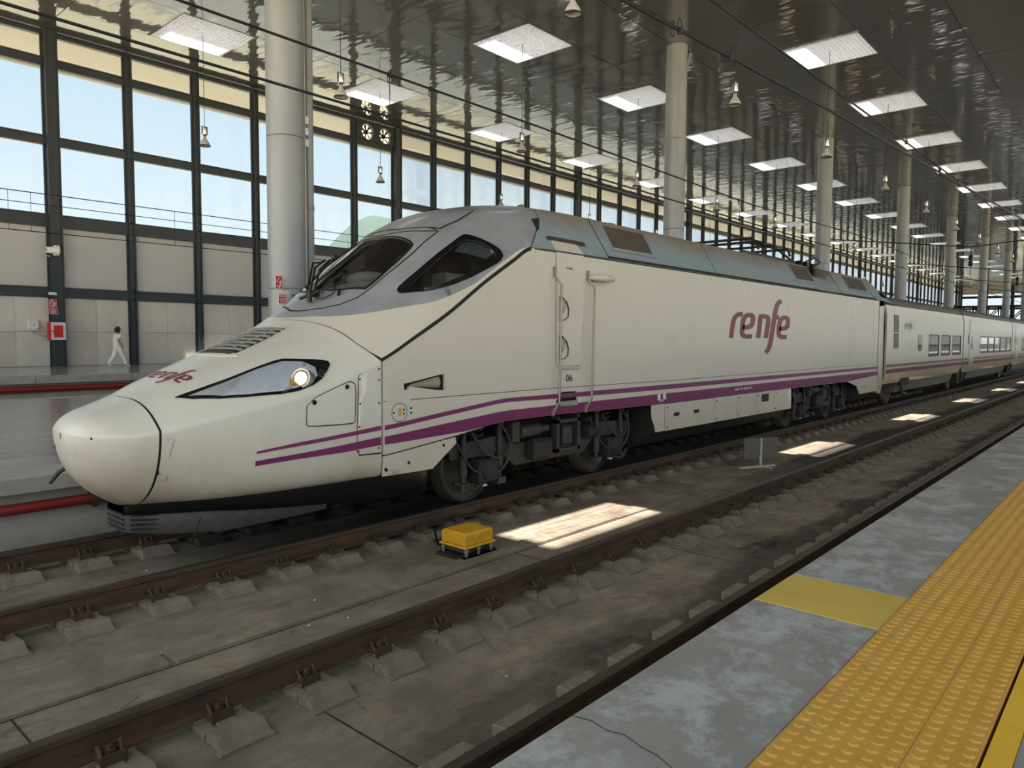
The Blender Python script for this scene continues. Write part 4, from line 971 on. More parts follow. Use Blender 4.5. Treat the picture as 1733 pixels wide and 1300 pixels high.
# body sides
side = [(4.672,.86),(5.69,.965),(6.2,1.03),(6.55,1.06),(7.34,1.064),(9.96,1.034),(19.574,1.007),(20.404,.857),(20.662,.632),(22.30,.64),(22.24,3.176),(7.02,3.176)]
side += [(float(u), float(ZCR(u))-.014) for u in np.linspace(6.95, 4.672, 26)]
hornp = [(4.935,1.58),(4.988,1.587),(5.235,1.624),(5.44,1.657),(5.516,1.663),(5.521,1.487),(5.45,1.487),(5.337,1.5),(5.012,1.549),(4.988,1.513),(4.94,1.515)]
stepp = [(7.519,1.24),(7.60,1.345),(7.66,1.358),(7.95,1.35),(7.988,1.32),(7.988,1.20),(7.9,1.10),(7.62,1.10),(7.53,1.15)]
patch('body_side', side, Wn, 'cream', loco, holes=[hornp, stepp], st=.16, stx=1.6, thick=.03, mirror=YC)
patch('front_skirt', [(4.672,.845),(5.685,.948),(5.699,.878),(5.337,.634),(4.672,.64)], Wn, 'cream', loco, st=.16, thick=.03, mirror=YC)
# roof
ur = np.concatenate([[0], np.linspace(.02, 1, 90)]); vr = np.concatenate([np.linspace(1.004, 1.31, 26), np.linspace(1.34, 2, 12)]); vr = np.concatenate([vr, (4-vr)[::-1][1:]])
rs = lambda v: np.interp(np.where(v > 2, 4-v, v), [1.0, 1.006, 1.094, 1.175, 1.225, 1.306, 2], [7.0, 7.005, 7.235, 7.452, 7.47, 7.525, 7.525])
Uu = rs(vr)[None, :]+(22.24-rs(vr)[None, :])*ur[:, None]; Vv = np.broadcast_to(vr, Uu.shape)
grid('roof', Uu, Vv, 'roof', loco, thick=.03)
MB().prism([(YC-1.40, .62), (YC-1.42, 1.0), (YC-1.42, 3.19), (YC-1.065, 3.77), (YC-.5, 3.9), (YC+.5, 3.9), (YC+1.065, 3.77), (YC+1.42, 3.19), (YC+1.42, 1.0), (YC+1.40, .62)], 'x', 22.2, 22.25).build('rear_bulkhead', 'cream', loco)
def sl(u, q): return (u, 1+.25*q)       # slope of the roof side, q from 0 (gutter) to 1 (top edge)
ribbon('roof_seam', [[sl(8.70, .02), sl(8.66, 1.0), (8.66, 2.0)], [sl(12.12, .02), sl(12.13, 1.0), (12.13, 2.0)], [sl(8.70, .04), sl(17.6, .03), sl(21.9, .03)], [sl(19.0, .04), sl(18.95, .98)]], S, .02, 'dark', loco, .002, st=.3, sc=sc)
ribbon('gutter_line', [[(7.05, 3.17), (22.2, 3.17)]], Wn, .012, 'under', loco, .002, st=.5)
for a, b_, q0, q1 in ((8.93, 10.05, .30, .86), (16.18, 17.30, .34, .90), (19.82, 21.47, .33, .87)):
    g = patch('roof_grille', [sl(a-.05, q0-.07), sl(b_+.05, q0-.09), sl(b_+.04, q1+.05), sl(a-.04, q1+.03)], S, 'roof', loco, holes=[[sl(a, q0), sl(b_, q0), sl(b_, q1), sl(a, q1)]], off=.02, st=.15, sc=sc, thick=.02)
    patch('grille_bed', [sl(a, q0), sl(b_, q0), sl(b_, q1), sl(a, q1)], S, 'grille', g, off=.004, st=.2, sc=sc, thick=0)
    mb = MB(); n = 16
    for i in range(n):
        q = q0+(q1-q0)*(i+.5)/n; A = S(np.array([a, b_]), np.array([1+.25*q]*2), .004); B = S(np.array([a, b_]), np.array([1+.25*(q+.02)]*2), .020)
        mb.add([tuple(A[0]), tuple(A[1]), tuple(B[1]), tuple(B[0])], [(0, 1, 2, 3)])
    mb.build('louvre', 'grille', g)
g = patch('roof_vent', [sl(21.75, .15), sl(22.2, .15), sl(22.2, .7), sl(21.75, .7)], S, 'roof', loco, off=.015, st=.15, sc=sc)
ribbon('rain_strip', [[sl(7.40, .28), sl(8.22, .25)]], S, .035, 'under2', loco, .02, sc=sc)
# rear fairing that slopes down over the coupling
mb = MB(); xs_ = np.linspace(22.25, 24.1, 14); V_ = []
for x in xs_:
    k_ = (x-22.25)/1.85; zt = 3.93-.38*k_**1.15; hw_ = 1.42-.04*k_; sh = 1.065-.08*k_; zs = 3.77-.36*k_**1.15; zl = 3.19-.06*k_
    V_ += [(x, YC-hw_, zl), (x, YC-sh, max(zs, zl+.02)), (x, YC-.5, max(zt-.03, zl+.03)), (x, YC+.5, max(zt-.03, zl+.03)), (x, YC+sh, max(zs, zl+.02)), (x, YC+hw_, zl)]
mb.add(V_, [(i*6+j, (i+1)*6+j, (i+1)*6+j+1, i*6+j+1) for i in range(13) for j in range(5)]); mb.add(V_[-6:], [(0, 1, 2, 3, 4, 5)]); mb.build('rear_fairing', 'roof', loco)
mb = MB()
for i in range(6):
    x = 22.75+.10*i; mb.tube([(x, YC-1.315, 3.30), (x+.05, YC-1.215, 3.43)], .013, 4)
mb.build('fairing_vent', 'dark', loco)
# pantograph folded in the roof well, insulators
pan = MB().box((15.2, YC-.5, 3.94), (18.9, YC-.42, 4.0)).box((15.2, YC+.42, 3.94), (18.9, YC+.5, 4.0))
for x in (15.3, 16.2, 17.1): pan.tube([(x, YC-.8, 4.0), (x, YC-.75, 4.16), (x, YC+.75, 4.16), (x, YC+.8, 4.0)], .03, 6)
for y in (-.55, .55): pan.tube([(18.7, YC+y*.6, 4.0), (16.9, YC+y, 4.18), (15.3, YC+y, 4.16)], .028, 6)
pan.tube([(15.0, YC-.9, 4.1), (15.15, YC-.7, 4.22), (15.15, YC+.7, 4.22), (15.0, YC+.9, 4.1)], .03, 6).tube([(15.5, YC-.85, 4.08), (15.6, YC-.65, 4.2), (15.6, YC+.65, 4.2), (15.5, YC+.85, 4.08)], .03, 6)
pan.tube([(18.0, YC-.7, 3.9), (18.9, YC-.75, 4.12), (19.3, YC-.75, 4.05), (18.9, YC-.75, 3.92)], .022, 6)
pan.build('pantograph', 'black_metal', loco)
for x in (17.7, 18.15, 18.6):
    mb = MB()
    pr = []
    for i in range(6): pr += [(.05, 3.66+.05*i), (.10, 3.675+.05*i), (.10, 3.685+.05*i), (.05, 3.70+.05*i)]
    mb.lathe(pr, (x, YC-.78, 0), n=12); mb.build('insulator', 'black_metal', loco)
MB().lathe([(0, 4.02), (.06, 4.0), (.08, 3.9)], (8.2, YC-.2, 0), n=10).prism([(10.6, 3.93), (11.0, 3.93), (10.9, 4.08), (10.75, 4.08)], 'y', YC-.05, YC+.05).build('roof_antenna', 'roof', loco)
# headlights
hl_o = [(2.92,1.331),(3.064,1.325),(3.345,1.319),(3.67,1.331),(3.80,1.331),(3.87,1.318),(4.013,1.244),(4.165,1.172),(4.203,1.145),(4.200,1.118),(4.149,1.088),(4.067,1.05),(3.968,1.031),(3.823,1.025),(3.67,1.038),(3.399,1.088),(3.2,1.144),(3.019,1.231)]
hl_i = [(2.992,1.288),(3.326,1.294),(3.579,1.308),(3.706,1.310),(3.85,1.300),(4.004,1.225),(4.067,1.144),(4.04,1.075),(3.941,1.053),(3.814,1.046),(3.679,1.055),(3.408,1.105),(3.236,1.155)]
ref = [(3.24,1.165),(3.36,1.225),(3.45,1.285),(3.579,1.306),(3.706,1.308),(3.85,1.298),(4.004,1.223),(4.02,1.15),(4.03,1.085),(3.941,1.057),(3.814,1.05),(3.679,1.06),(3.408,1.11)]
for mf in (lambda L: L, mir):
    h = patch('headlight', mf(hl_o), S, 'rubbergloss', loco, holes=[mf(hl_i)], off=.010, st=.05, sc=sc, thick=.012)
    patch('lamp_bed', mf(hl_i), S, 'white', h, off=.003, st=.06, sc=sc, thick=0)
    patch('reflector', mf(ref), S, 'reflector', h, off=.004, st=.05, sc=sc, thick=0)
    ribbon('light_guide', [mf([(3.20+.025*i, 1.165-.006*i), (3.30+.028*i, 1.21), (3.38+.03*i, 1.27), (3.47+.03*i, 1.295)]) for i in range(3)], S, .010, 'white', h, .008, sc=sc)
    u, v = 3.905, 1.090; v = v if mf is not mir else 4-v
    p0 = S(np.array([u]), np.array([v]), .005)[0]; nn = Vector((-.82, -.5 if mf is not mir else .5, .28)).normalized()
    a1 = nn.cross(Vector((0, 0, 1))).normalized(); a2 = nn.cross(a1)
    def disc(r0, h0, r1, h1, n=20):
        return [tuple(Vector(p0)+a1*(r0*math.cos(2*PI*k/n))+a2*(r0*math.sin(2*PI*k/n))+nn*h0) for k in range(n)]+[tuple(Vector(p0)+a1*(r1*math.cos(2*PI*k/n))+a2*(r1*math.sin(2*PI*k/n))+nn*h1) for k in range(n)]
    n = 20; fr = [(k, (k+1) % n, n+(k+1) % n, n+k) for k in range(n)]
    MB().add(disc(.105, -.06, .098, .05), fr, True).add(disc(.098, .05, .080, .045), fr, True).add(disc(.08, .045, .07, .0), fr, True).build('lamp_ring', 'chrome', h)
    MB().add(disc(.064, .044, .001, .048), fr, True).build('lamp', 'glow', h)
    patch('painted_glow', mf(rounded([(3.76,1.07),(3.80,1.12),(3.87,1.17),(3.93,1.16),(3.96,1.10),(3.93,1.062),(3.85,1.056)])), S, 'amber', h, off=.006, st=.05, sc=sc, thick=0)  # lamp's warm glow painted on the reflector as an amber patch
    patch('lens', mf(hl_i), S, 'lens', h, off=.014, st=.06, sc=sc, thick=0)
# hood air intake
vt_n = [(3.552,2.0),(3.552,1.788),(3.616,1.620),(3.715,1.631),(4.004,1.694),(4.293,1.744),(4.282,1.87),(4.276,2.0)]
vloop = vt_n[:-1]+mir(vt_n[1:])[::-1]
vin = [(3.60,2.0),(3.60,1.8),(3.65,1.675),(4.0,1.725),(4.265,1.772),(4.255,1.88),(4.25,2.0)]; vin_l = vin[:-1]+mir(vin[1:])[::-1]
vent = patch('air_intake', vloop, S, 'cream', loco, holes=[vin_l], off=.012, st=.06, sc=sc, thick=.014)
patch('intake_bed', vin_l, S, 'dark', vent, off=.002, st=.1, sc=sc, thick=0)
for i in range(7):
    u = 3.70+.083*i; ve = float(np.interp(u, [3.6, 4.27], [1.675, 1.772]))
    vv = np.linspace(ve, 4-ve, 18)
    A = S(np.full(18, u), vv, .010); B = S(np.full(18, u+.034), vv, .024); C_ = S(np.full(18, u+.038), vv, .006)
    MB().add(A.tolist()+B.tolist()+C_.tolist(), [(j, j+1, 18+j+1, 18+j) for j in range(17)]+[(18+j, 18+j+1, 36+j+1, 36+j) for j in range(17)], True).build('slat', 'slat', vent)
for i in range(6):
    u = 3.70+.083*i; mb = MB()
    for dv in (-.12, .12):
        A = S(np.array([u+.036, u+.083]), np.array([2+dv, 2+dv]), .012); mb.tube([tuple(A[0]), tuple(A[1])], .012, 5)
    mb.build('rib', 'slat', vent)
patch('intake_mesh', [(3.60,1.72),(3.66,1.70),(3.675,2.0),(3.66,2.30),(3.60,2.28)], S, 'under2', vent, off=.014, st=.06, sc=sc, thick=.01)
# wiper
def Pt(u, v, off): return tuple(S(np.array([u]), np.array([v]), off)[0])
wp = empty('windscreen_wiper', Pt(4.74, 1.93, .05)); wp.parent = loco; wp.matrix_parent_inverse = wm(loco).inverted()
MB().bbox((4.72, YC-.12, 2.51), (4.80, YC-.05, 2.58), .015).tube([Pt(4.70, 1.93, .03), Pt(4.76, 1.93, .14)], .03, 8).tube([Pt(4.68, 2.0, .10), Pt(4.80, 1.86, .10)], .018, 6).build('pivot', 'black_metal', wp)
MB().tube([Pt(4.76, 1.93, .12), Pt(5.06, 2.10, .20), Pt(5.24, 2.19, .14)], .013, 6).tube([Pt(4.78, 1.89, .12), Pt(5.05, 2.04, .18), Pt(5.25, 2.14, .12)], .012, 6).tube([Pt(4.74, 1.97, .10), Pt(5.12, 2.18, .22), Pt(5.22, 2.2, .13)], .012, 6).build('arm', 'black_metal', wp)
MB().bbox((5.18, YC+.14, 2.98), (5.24, YC+.2, 3.05), .015).tube([Pt(4.93, 2.22, .05), Pt(5.22, 2.18, .08), Pt(5.56, 2.10, .06)], .016, 6).tube([Pt(5.0, 2.17, .03), Pt(5.62, 2.05, .03)], .012, 5).build('blade', 'black_metal', wp)
MB().tube(sm([Pt(4.80, 1.86, .06), Pt(4.90, 1.78, .12), Pt(4.86, 1.72, .05), Pt(4.76, 1.80, .03), Pt(4.74, 1.88, .06)]), .008, 5).tube([Pt(4.80, 1.9, .06), Pt(4.98, 1.88, .10), Pt(4.92, 1.80, .02)], .008, 5).build('hose', 'black_metal', wp)
MB().tube([Pt(4.86, 1.72, .0), Pt(4.88, 1.70, .06)], .02, 6).build('washer_nozzle', 'black_metal', loco)

# hatches, plates and bolts on the nose side
hatch = rounded([(3.878,.95),(4.275,.975),(4.338,.956),(4.365,.925),(4.356,.75),(4.329,.738),(3.896,.794),(3.868,.812)], 1)
h = patch('side_hatch', hatch, S, 'nose', loco, off=.006, st=.1, sc=sc); ribbon('seam', [hatch], S, .008, 'dark', h, .0065, sc=sc, closed=True)
pnl = [(4.645,.984),(4.42,.988),(4.395,.972),(4.374,.62),(4.40,.597),(4.645,.585)]
h2 = patch('access_panel', pnl, S, 'nose', loco, off=.005, st=.1, sc=sc); ribbon('seam', [pnl[1:]], S, .007, 'dark', h2, .006, sc=sc)
def bolts(name, L, r, fn, parent, off=.006):
    for u, v in L:
        p = fn(np.array([u]), np.array([v]), off)[0]; MB().lathe([(r, .004), (r*.8, -.004), (0, -.005)], tuple(p), 'y', 10).build(name, 'dark', parent)
bolts('lock', [(4.275, .944), (3.95, .925)], .026, S, h, .008)
bolts('bolt', [(4.625, .963), (4.625, .906), (4.625, .79), (4.62, .605), (4.411, .956), (4.411, .825), (4.402, .713), (4.392, .613)], .011, S, h2)
bolts('bolt', [(4.71, .70), (5.0, .745), (5.5, .875), (4.70, .71)], .018, Wn, loco, .004)
for crack in [[(2.739,.938),(2.755,.926),(2.775,.929),(2.80,.913),(2.782,.89),(2.789,.87),(2.770,.845),(2.774,.82),(2.766,.8)], [(2.70,.675),(2.72,.679),(2.735,.668),(2.75,.67)], [(2.69,.613),(2.73,.611),(2.76,.617),(2.793,.615)], [(2.78,.66),(2.772,.64),(2.775,.62)]]: ribbon('paint_crack', [crack], S, .0035, 'grille', loco, .002, sc=sc)
patch('paint_chip', [(2.695,.70),(2.71,.70),(2.715,.665),(2.69,.66)], S, 'dark', loco, off=.002, st=.02, sc=sc, thick=0)
bolts('chip', [(2.273, .969)], .011, S, cap, .002)
# folding coupler flap and lever on the far side of the nose
pA = S(np.array([2.28]), np.array([4-.44]), .0)[0]
patch('coupler_slot', [(2.215,3.36),(2.27,3.42),(2.34,3.50),(2.33,3.54),(2.26,3.47),(2.205,3.42)], S, 'dark', cap, off=.004, st=.04, sc=(1, .6), thick=0)
MB().tube([(2.32, YC+.30, .84), (2.27, YC+.38, .78), (2.21, YC+.43, .68)], [.02, .022, .018], 10).build('coupler_lever', 'under2', loco)

# stripes
def quadstrip(name, topL, botL, fn, mat, parent, off=.003):
    n = 180; ts = np.linspace(0, 1, n)**(2 if topL[-1][0]-topL[0][0] > 8 else 1); a = np.array(topL); b = np.array(botL)
    ta = topL[0][0]+(topL[-1][0]-topL[0][0])*ts; A = np.stack([ta, np.interp(ta, a[:, 0], a[:, 1])], -1); tb = botL[0][0]+(botL[-1][0]-botL[0][0])*ts; B = np.stack([tb, np.interp(tb, b[:, 0], b[:, 1])], -1)
    P = fn(A[:, 0], A[:, 1], off); Q = fn(B[:, 0], B[:, 1], off)
    return MB().add(P.tolist()+Q.tolist(), [(i, i+1, n+i+1, n+i) for i in range(n-1)], True).build(name, mat, parent)
quadstrip('stripe', [(3.426,.731),(3.823,.725),(4.23,.706),(4.645,.688)], [(3.426,.719),(3.823,.706),(4.23,.688),(4.645,.669)], S, 'stripe', loco, .008)
quadstrip('stripe', [(3.417,.681),(3.823,.669),(4.23,.656),(4.645,.644)], [(3.417,.656),(3.823,.644),(4.23,.625),(4.645,.613)], S, 'stripe', loco, .008)
quadstrip('stripe', [(4.69,1.161),(5.495,1.244),(6.4,1.33),(6.581,1.338),(7.5,1.336),(22.29,1.33)], [(4.69,1.115),(5.495,1.195),(6.4,1.28),(6.581,1.288),(7.5,1.276),(10.24,1.258),(22.29,1.262)], Wn, 'stripe', loco)
quadstrip('stripe', [(4.69,1.048),(5.495,1.112),(6.4,1.18),(6.582,1.187),(7.4,1.189),(10.244,1.193),(22.29,1.195)], [(4.69,.966),(5.883,1.002),(6.551,1.062),(7.342,1.066),(9.96,1.036),(19.57,1.012),(22.29,1.085)], Wn, 'stripe', loco)
ribbon('body_seam', [[(4.68, 1.408), (7.448, 1.415), (10.236, 1.396), (22.2, 1.40)], [(19.834, 3.1), (19.672, 1.412)], [(21.66, 3.17), (21.88, .66)], [(20.75, .80), (21.3, .80), (21.3, .9)]], Wn, .007, 'under', loco, .002, st=.4)
# horn recess
hb = MB().box((4.9, YC-1.25, 1.45), (5.56, YC-1.22, 1.7)); hb.build('horn_recess', 'under', loco)
mb = MB().tube([(4.97, YC-1.35, 1.55), (5.15, YC-1.36, 1.56), (5.45, YC-1.33, 1.575)], [.03, .035, .085], 14); mb.build('horn', 'wood', loco)
# small round plate
c = [(4.875+.10*math.cos(a), 1.285+.095*math.sin(a)) for a in np.linspace(0, 2*PI, 33)[:-1]]
pl_ = patch('round_plate', c, Wn, 'cream', loco, off=.004, st=.05); ribbon('seam', [c], Wn, .006, 'dark', pl_, .0045, closed=True)
patch('label', [(4.86,1.25),(4.90,1.25),(4.90,1.33),(4.86,1.33)], Wn, 'boxyellow', pl_, off=.006, st=.05, thick=.002)
bolts('lock', [(4.80, 1.285), (4.93, 1.31), (4.93, 1.27), (5.03, 1.32), (5.03, 1.27)], .012, Wn, pl_)
# cab door with its handles, grab rails, mirror, step
door = [(7.52,1.70),(7.50,1.73),(7.485,3.06),(7.478,3.172),(8.07,3.172),(8.085,3.10),(8.08,1.74),(8.05,1.70)]
dr = patch('cab_door', door, Wn, 'cream', loco, off=.010, st=.2, thick=.012); ribbon('seam', [door], Wn, .012, 'dark', dr, .004, closed=True)
patch('door_top', [sl(7.478, .0), sl(8.08, .0), sl(8.02, .20), sl(7.95, .28), sl(7.50, .28), sl(7.47, .22)], S, 'cream', dr, off=.012, st=.1, sc=sc)
for z0 in (2.45, 1.94):
    L = [(7.548, z0+.16), (7.62, z0+.155), (7.72, z0+.09), (7.765, z0+.0), (7.755, z0-.10), (7.68, z0-.15), (7.548, z0-.165)]
    hr = patch('handle_recess', L, Wn, 'under2', dr, off=.012, st=.06, thick=.003); L2 = [(7.552, z0+.12), (7.60, z0+.12), (7.69, z0+.06), (7.73, z0-.02), (7.72, z0-.10), (7.66, z0-.14), (7.552, z0-.15)]
    patch('dish', L2, Wn, 'cream', hr, off=.014, st=.06, thick=.002)
    MB().tube([(7.56, YC-1.45, z0+.12), (7.61, YC-1.47, z0+.10), (7.62, YC-1.47, z0-.0), (7.56, YC-1.46, z0-.06)], .013, 6).build('handle', 'rail_metal', hr)
MB().tube([(7.55, YC-1.44, 1.665), (8.0, YC-1.44, 1.665)], .015, 6).build('drip_bar', 'grey', dr)
for xs2 in ((7.446, 7.505, 7.481, 7.427), (8.177, 8.248, 8.207, 8.155)):
    a, b_, c_, d_ = xs2; g = MB().tube([(a, YC-1.425, 2.95), (a, YC-1.46, 2.84), (b_, YC-1.50, 2.75), ((b_+c_)/2, YC-1.50, 2.0), (c_, YC-1.50, 1.24), (d_, YC-1.46, 1.12), (d_, YC-1.42, 1.08)], .016, 8).build('grab_rail', 'rail_metal', loco)
    MB().bbox((a-.02, YC-1.45, 2.86), (a+.02, YC-1.42, 2.98), .004).build('bracket', 'rail_metal', g); MB().bbox((d_-.022, YC-1.45, 1.05), (d_+.022, YC-1.42, 1.16), .004).build('bracket', 'rail_metal', g)
MB().tube([(8.19, YC-1.44, 2.885), (8.25, YC-1.50, 2.89), (8.42, YC-1.52, 2.895), (8.60, YC-1.51, 2.893), (8.68, YC-1.49, 2.893), (8.70, YC-1.46, 2.893)], [.02, .045, .055, .052, .045, .03], 12).build('rear_view_pod', 'cream', loco)
MB().box((7.48, YC-1.30, 1.06), (8.02, YC-1.27, 1.38)).box((7.48, YC-1.42, 1.06), (8.02, YC-1.27, 1.09)).build('step_recess', 'under', loco)
mb = MB().box((7.55, YC-1.45, 1.19), (7.95, YC-1.30, 1.215)).box((7.55, YC-1.455, 1.17), (7.95, YC-1.44, 1.235)); mb.build('step', 'chrome', loco)
text_on_wall('unit_number', '06', .135, 7.79, YC-1.423, 1.53, 'blackink', loco, 1.15)
text_on_wall('vehicle_number', '9671 91-30 012-8', .062, 13.32, YC-1.426, 1.128, 'whiteink', loco, 1.75)
text_on_wall('small_print', 'CAB', .035, 7.75, YC-1.434, 2.98, 'under', loco, 2)
mb = MB()
for x in (7.455,): mb.prism([(x-.04, 1.16), (x+.04, 1.16), (x, 1.10)], 'y', YC-1.43, YC-1.424).prism([(x-.04, 1.20), (x+.04, 1.20), (x, 1.26)], 'y', YC-1.43, YC-1.424)
for x in (10.15, 10.32): mb.lathe([(.0, -.003), (.05, -.003), (.05, .003)], (x, YC-1.424, 1.155), 'y', 6, False).box((x-.06, YC-1.428, 1.10), (x+.06, YC-1.424, 1.115))
mb.build('safety_symbols', 'whiteink', loco)
text_on_wall('small_print', 'DB 48 t', .028, 10.23, YC-1.426, 1.078, 'whiteink', loco, 1.6)
# lettering: renfe
LET = {'r': [[(1190,707),(1197,640),(1206,595),(1226,577),(1256,575)]],
       'e': [[(1309,697),(1272,698),(1253,688),(1254,640),(1262,592),(1286,577),(1311,582),(1312,612),(1303,642),(1280,648),(1256,648)]],
       'n': [[(1343,706),(1350,640),(1354,584)], [(1345,586),(1382,584),(1402,592),(1398,640),(1388,706)]],
       'f': [[(1388,788),(1408,770),(1420,715),(1432,620),(1440,555),(1452,508),(1474,497)], [(1424,590),(1462,588)]],
       'E': [[(1508,700),(1478,700),(1462,688),(1464,640),(1472,598),(1492,588),(1512,594),(1514,620),(1506,646),(1486,653),(1466,653)]]}
def zoom_to_wall(p):                   # plane of the drawing -> metres on the side: x runs rearwards, z up
    X = p[0]; x = np.interp(X, [1175, 1255, 1330, 1405, 1475, 1522], [12.604, 13.186, 13.825, 14.446, 15.072, 15.558]); zb = np.interp(X, [1190, 1505], [2.09, 2.09]); base = np.interp(X, [1190, 1505], [706, 708])
    return (float(x), float(zb+(base-p[1])*.00336*np.interp(X, [1190, 1515], [1.0, 1.10])))
for k_, L in LET.items(): strokes('letter_'+k_.lower(), L, 25, lambda p: (lambda q: (q[0], YC-1.424, q[1]))(zoom_to_wall(p)), 'maroon', loco)
def hood_place(p):                     # smaller lettering across the hood, read from the front
    a = (p[0]-1348)/350; b_ = (706-p[1])/350
    u = 3.045+b_*.34; v = 2-a*.92/float(HW(u))*1.05
    return tuple(S(np.array([u]), np.array([v]), .004)[0])
for k_, L in LET.items(): strokes('hood_letter_'+k_.lower(), L, 22, hood_place, 'maroon', loco)
# lower dark valance and plough
vs_ = np.linspace(0, 1, 40)
def ring_low(z0, shrink, zoff):
    pts = []
    for t_ in np.linspace(0, 1, 40):
        pass
    return pts
def lower_shell(name, mat, xs_, zt, zb, inset, parent):
    """vertical apron that follows the plan of the body"""
    V_ = []; n = len(xs_)
    for s_ in (-1, 1):
        for x in xs_:
            hw_ = float(HW(x)); zc, zb_, n_ = float(ZCR(x)), float(ZBT(x)), float(NLO(x)); zz = max(zt(x), zb_+.02); f_ = min(1, max(0, (zc-zz)/(zc-zb_))); hw_ *= max(0, 1-f_**n_)**(1/n_)
            for z, q in ((zz, inset), (zb(x), inset+.05)): V_.append((x, YC+s_*max(0.02, hw_-q), z))
    F = []
    for s_ in range(2):
        for i in range(n-1): o = s_*2*n+2*i; F.append((o, o+1, o+3, o+2))
    F.append((0, 1, 2*n+1, 2*n)); F += [(2*i+1, 2*i+3, 2*n+2*i+3, 2*n+2*i+1) for i in range(n-1)]
    return MB().add(V_, F, True).build(name, mat, parent)
xa = np.linspace(2.62, 5.35, 50)
lower_shell('valance', 'rubber', xa, lambda x: float(np.interp(x, [2.56, 2.8, 3.4, 5.35], [.52, .54, .60, .66])), lambda x: float(np.interp(x, [2.56, 3.2, 5.35], [.40, .44, .36])), .03, loco)
xa2 = np.linspace(2.62, 4.2, 26)
pl2 = lower_shell('plough', 'skirtgrey', xa2, lambda x: float(np.interp(x, [2.5, 3, 4.2], [.53, .56, .62])), lambda x: float(np.interp(x, [2.5, 2.9, 3.4, 4.2], [.25, .215, .24, .34])), .10, loco)
mb = MB()
for i in range(4):
    z = .27+.045*i
    def hb_(x):
        zc, zb_, n_ = float(ZCR(x)), float(ZBT(x)), float(NLO(x)); zz = max(.545, zb_+.02); f_ = min(1, max(0, (zc-zz)/(zc-zb_))); return float(HW(x))*max(0, 1-f_**n_)**(1/n_)-.10-.05*(.54-z)/.31
    for s_ in (-1, 1): mb.tube([(x_, YC+s_*(hb_(x_)+.004), z) for x_ in (2.66, 2.72, 2.78, 2.86)], .011, 4)
    mb.tube([(2.617, YC-hb_(2.65)*.8, z), (2.617, YC+hb_(2.65)*.8, z)], .011, 4)
mb.build('slot', 'dark', pl2)
mb = MB().tube([(3.02, YC-.87, .43), (2.98, YC-.80, .22)], .006, 4); mb.build('seam', 'dark', pl2)

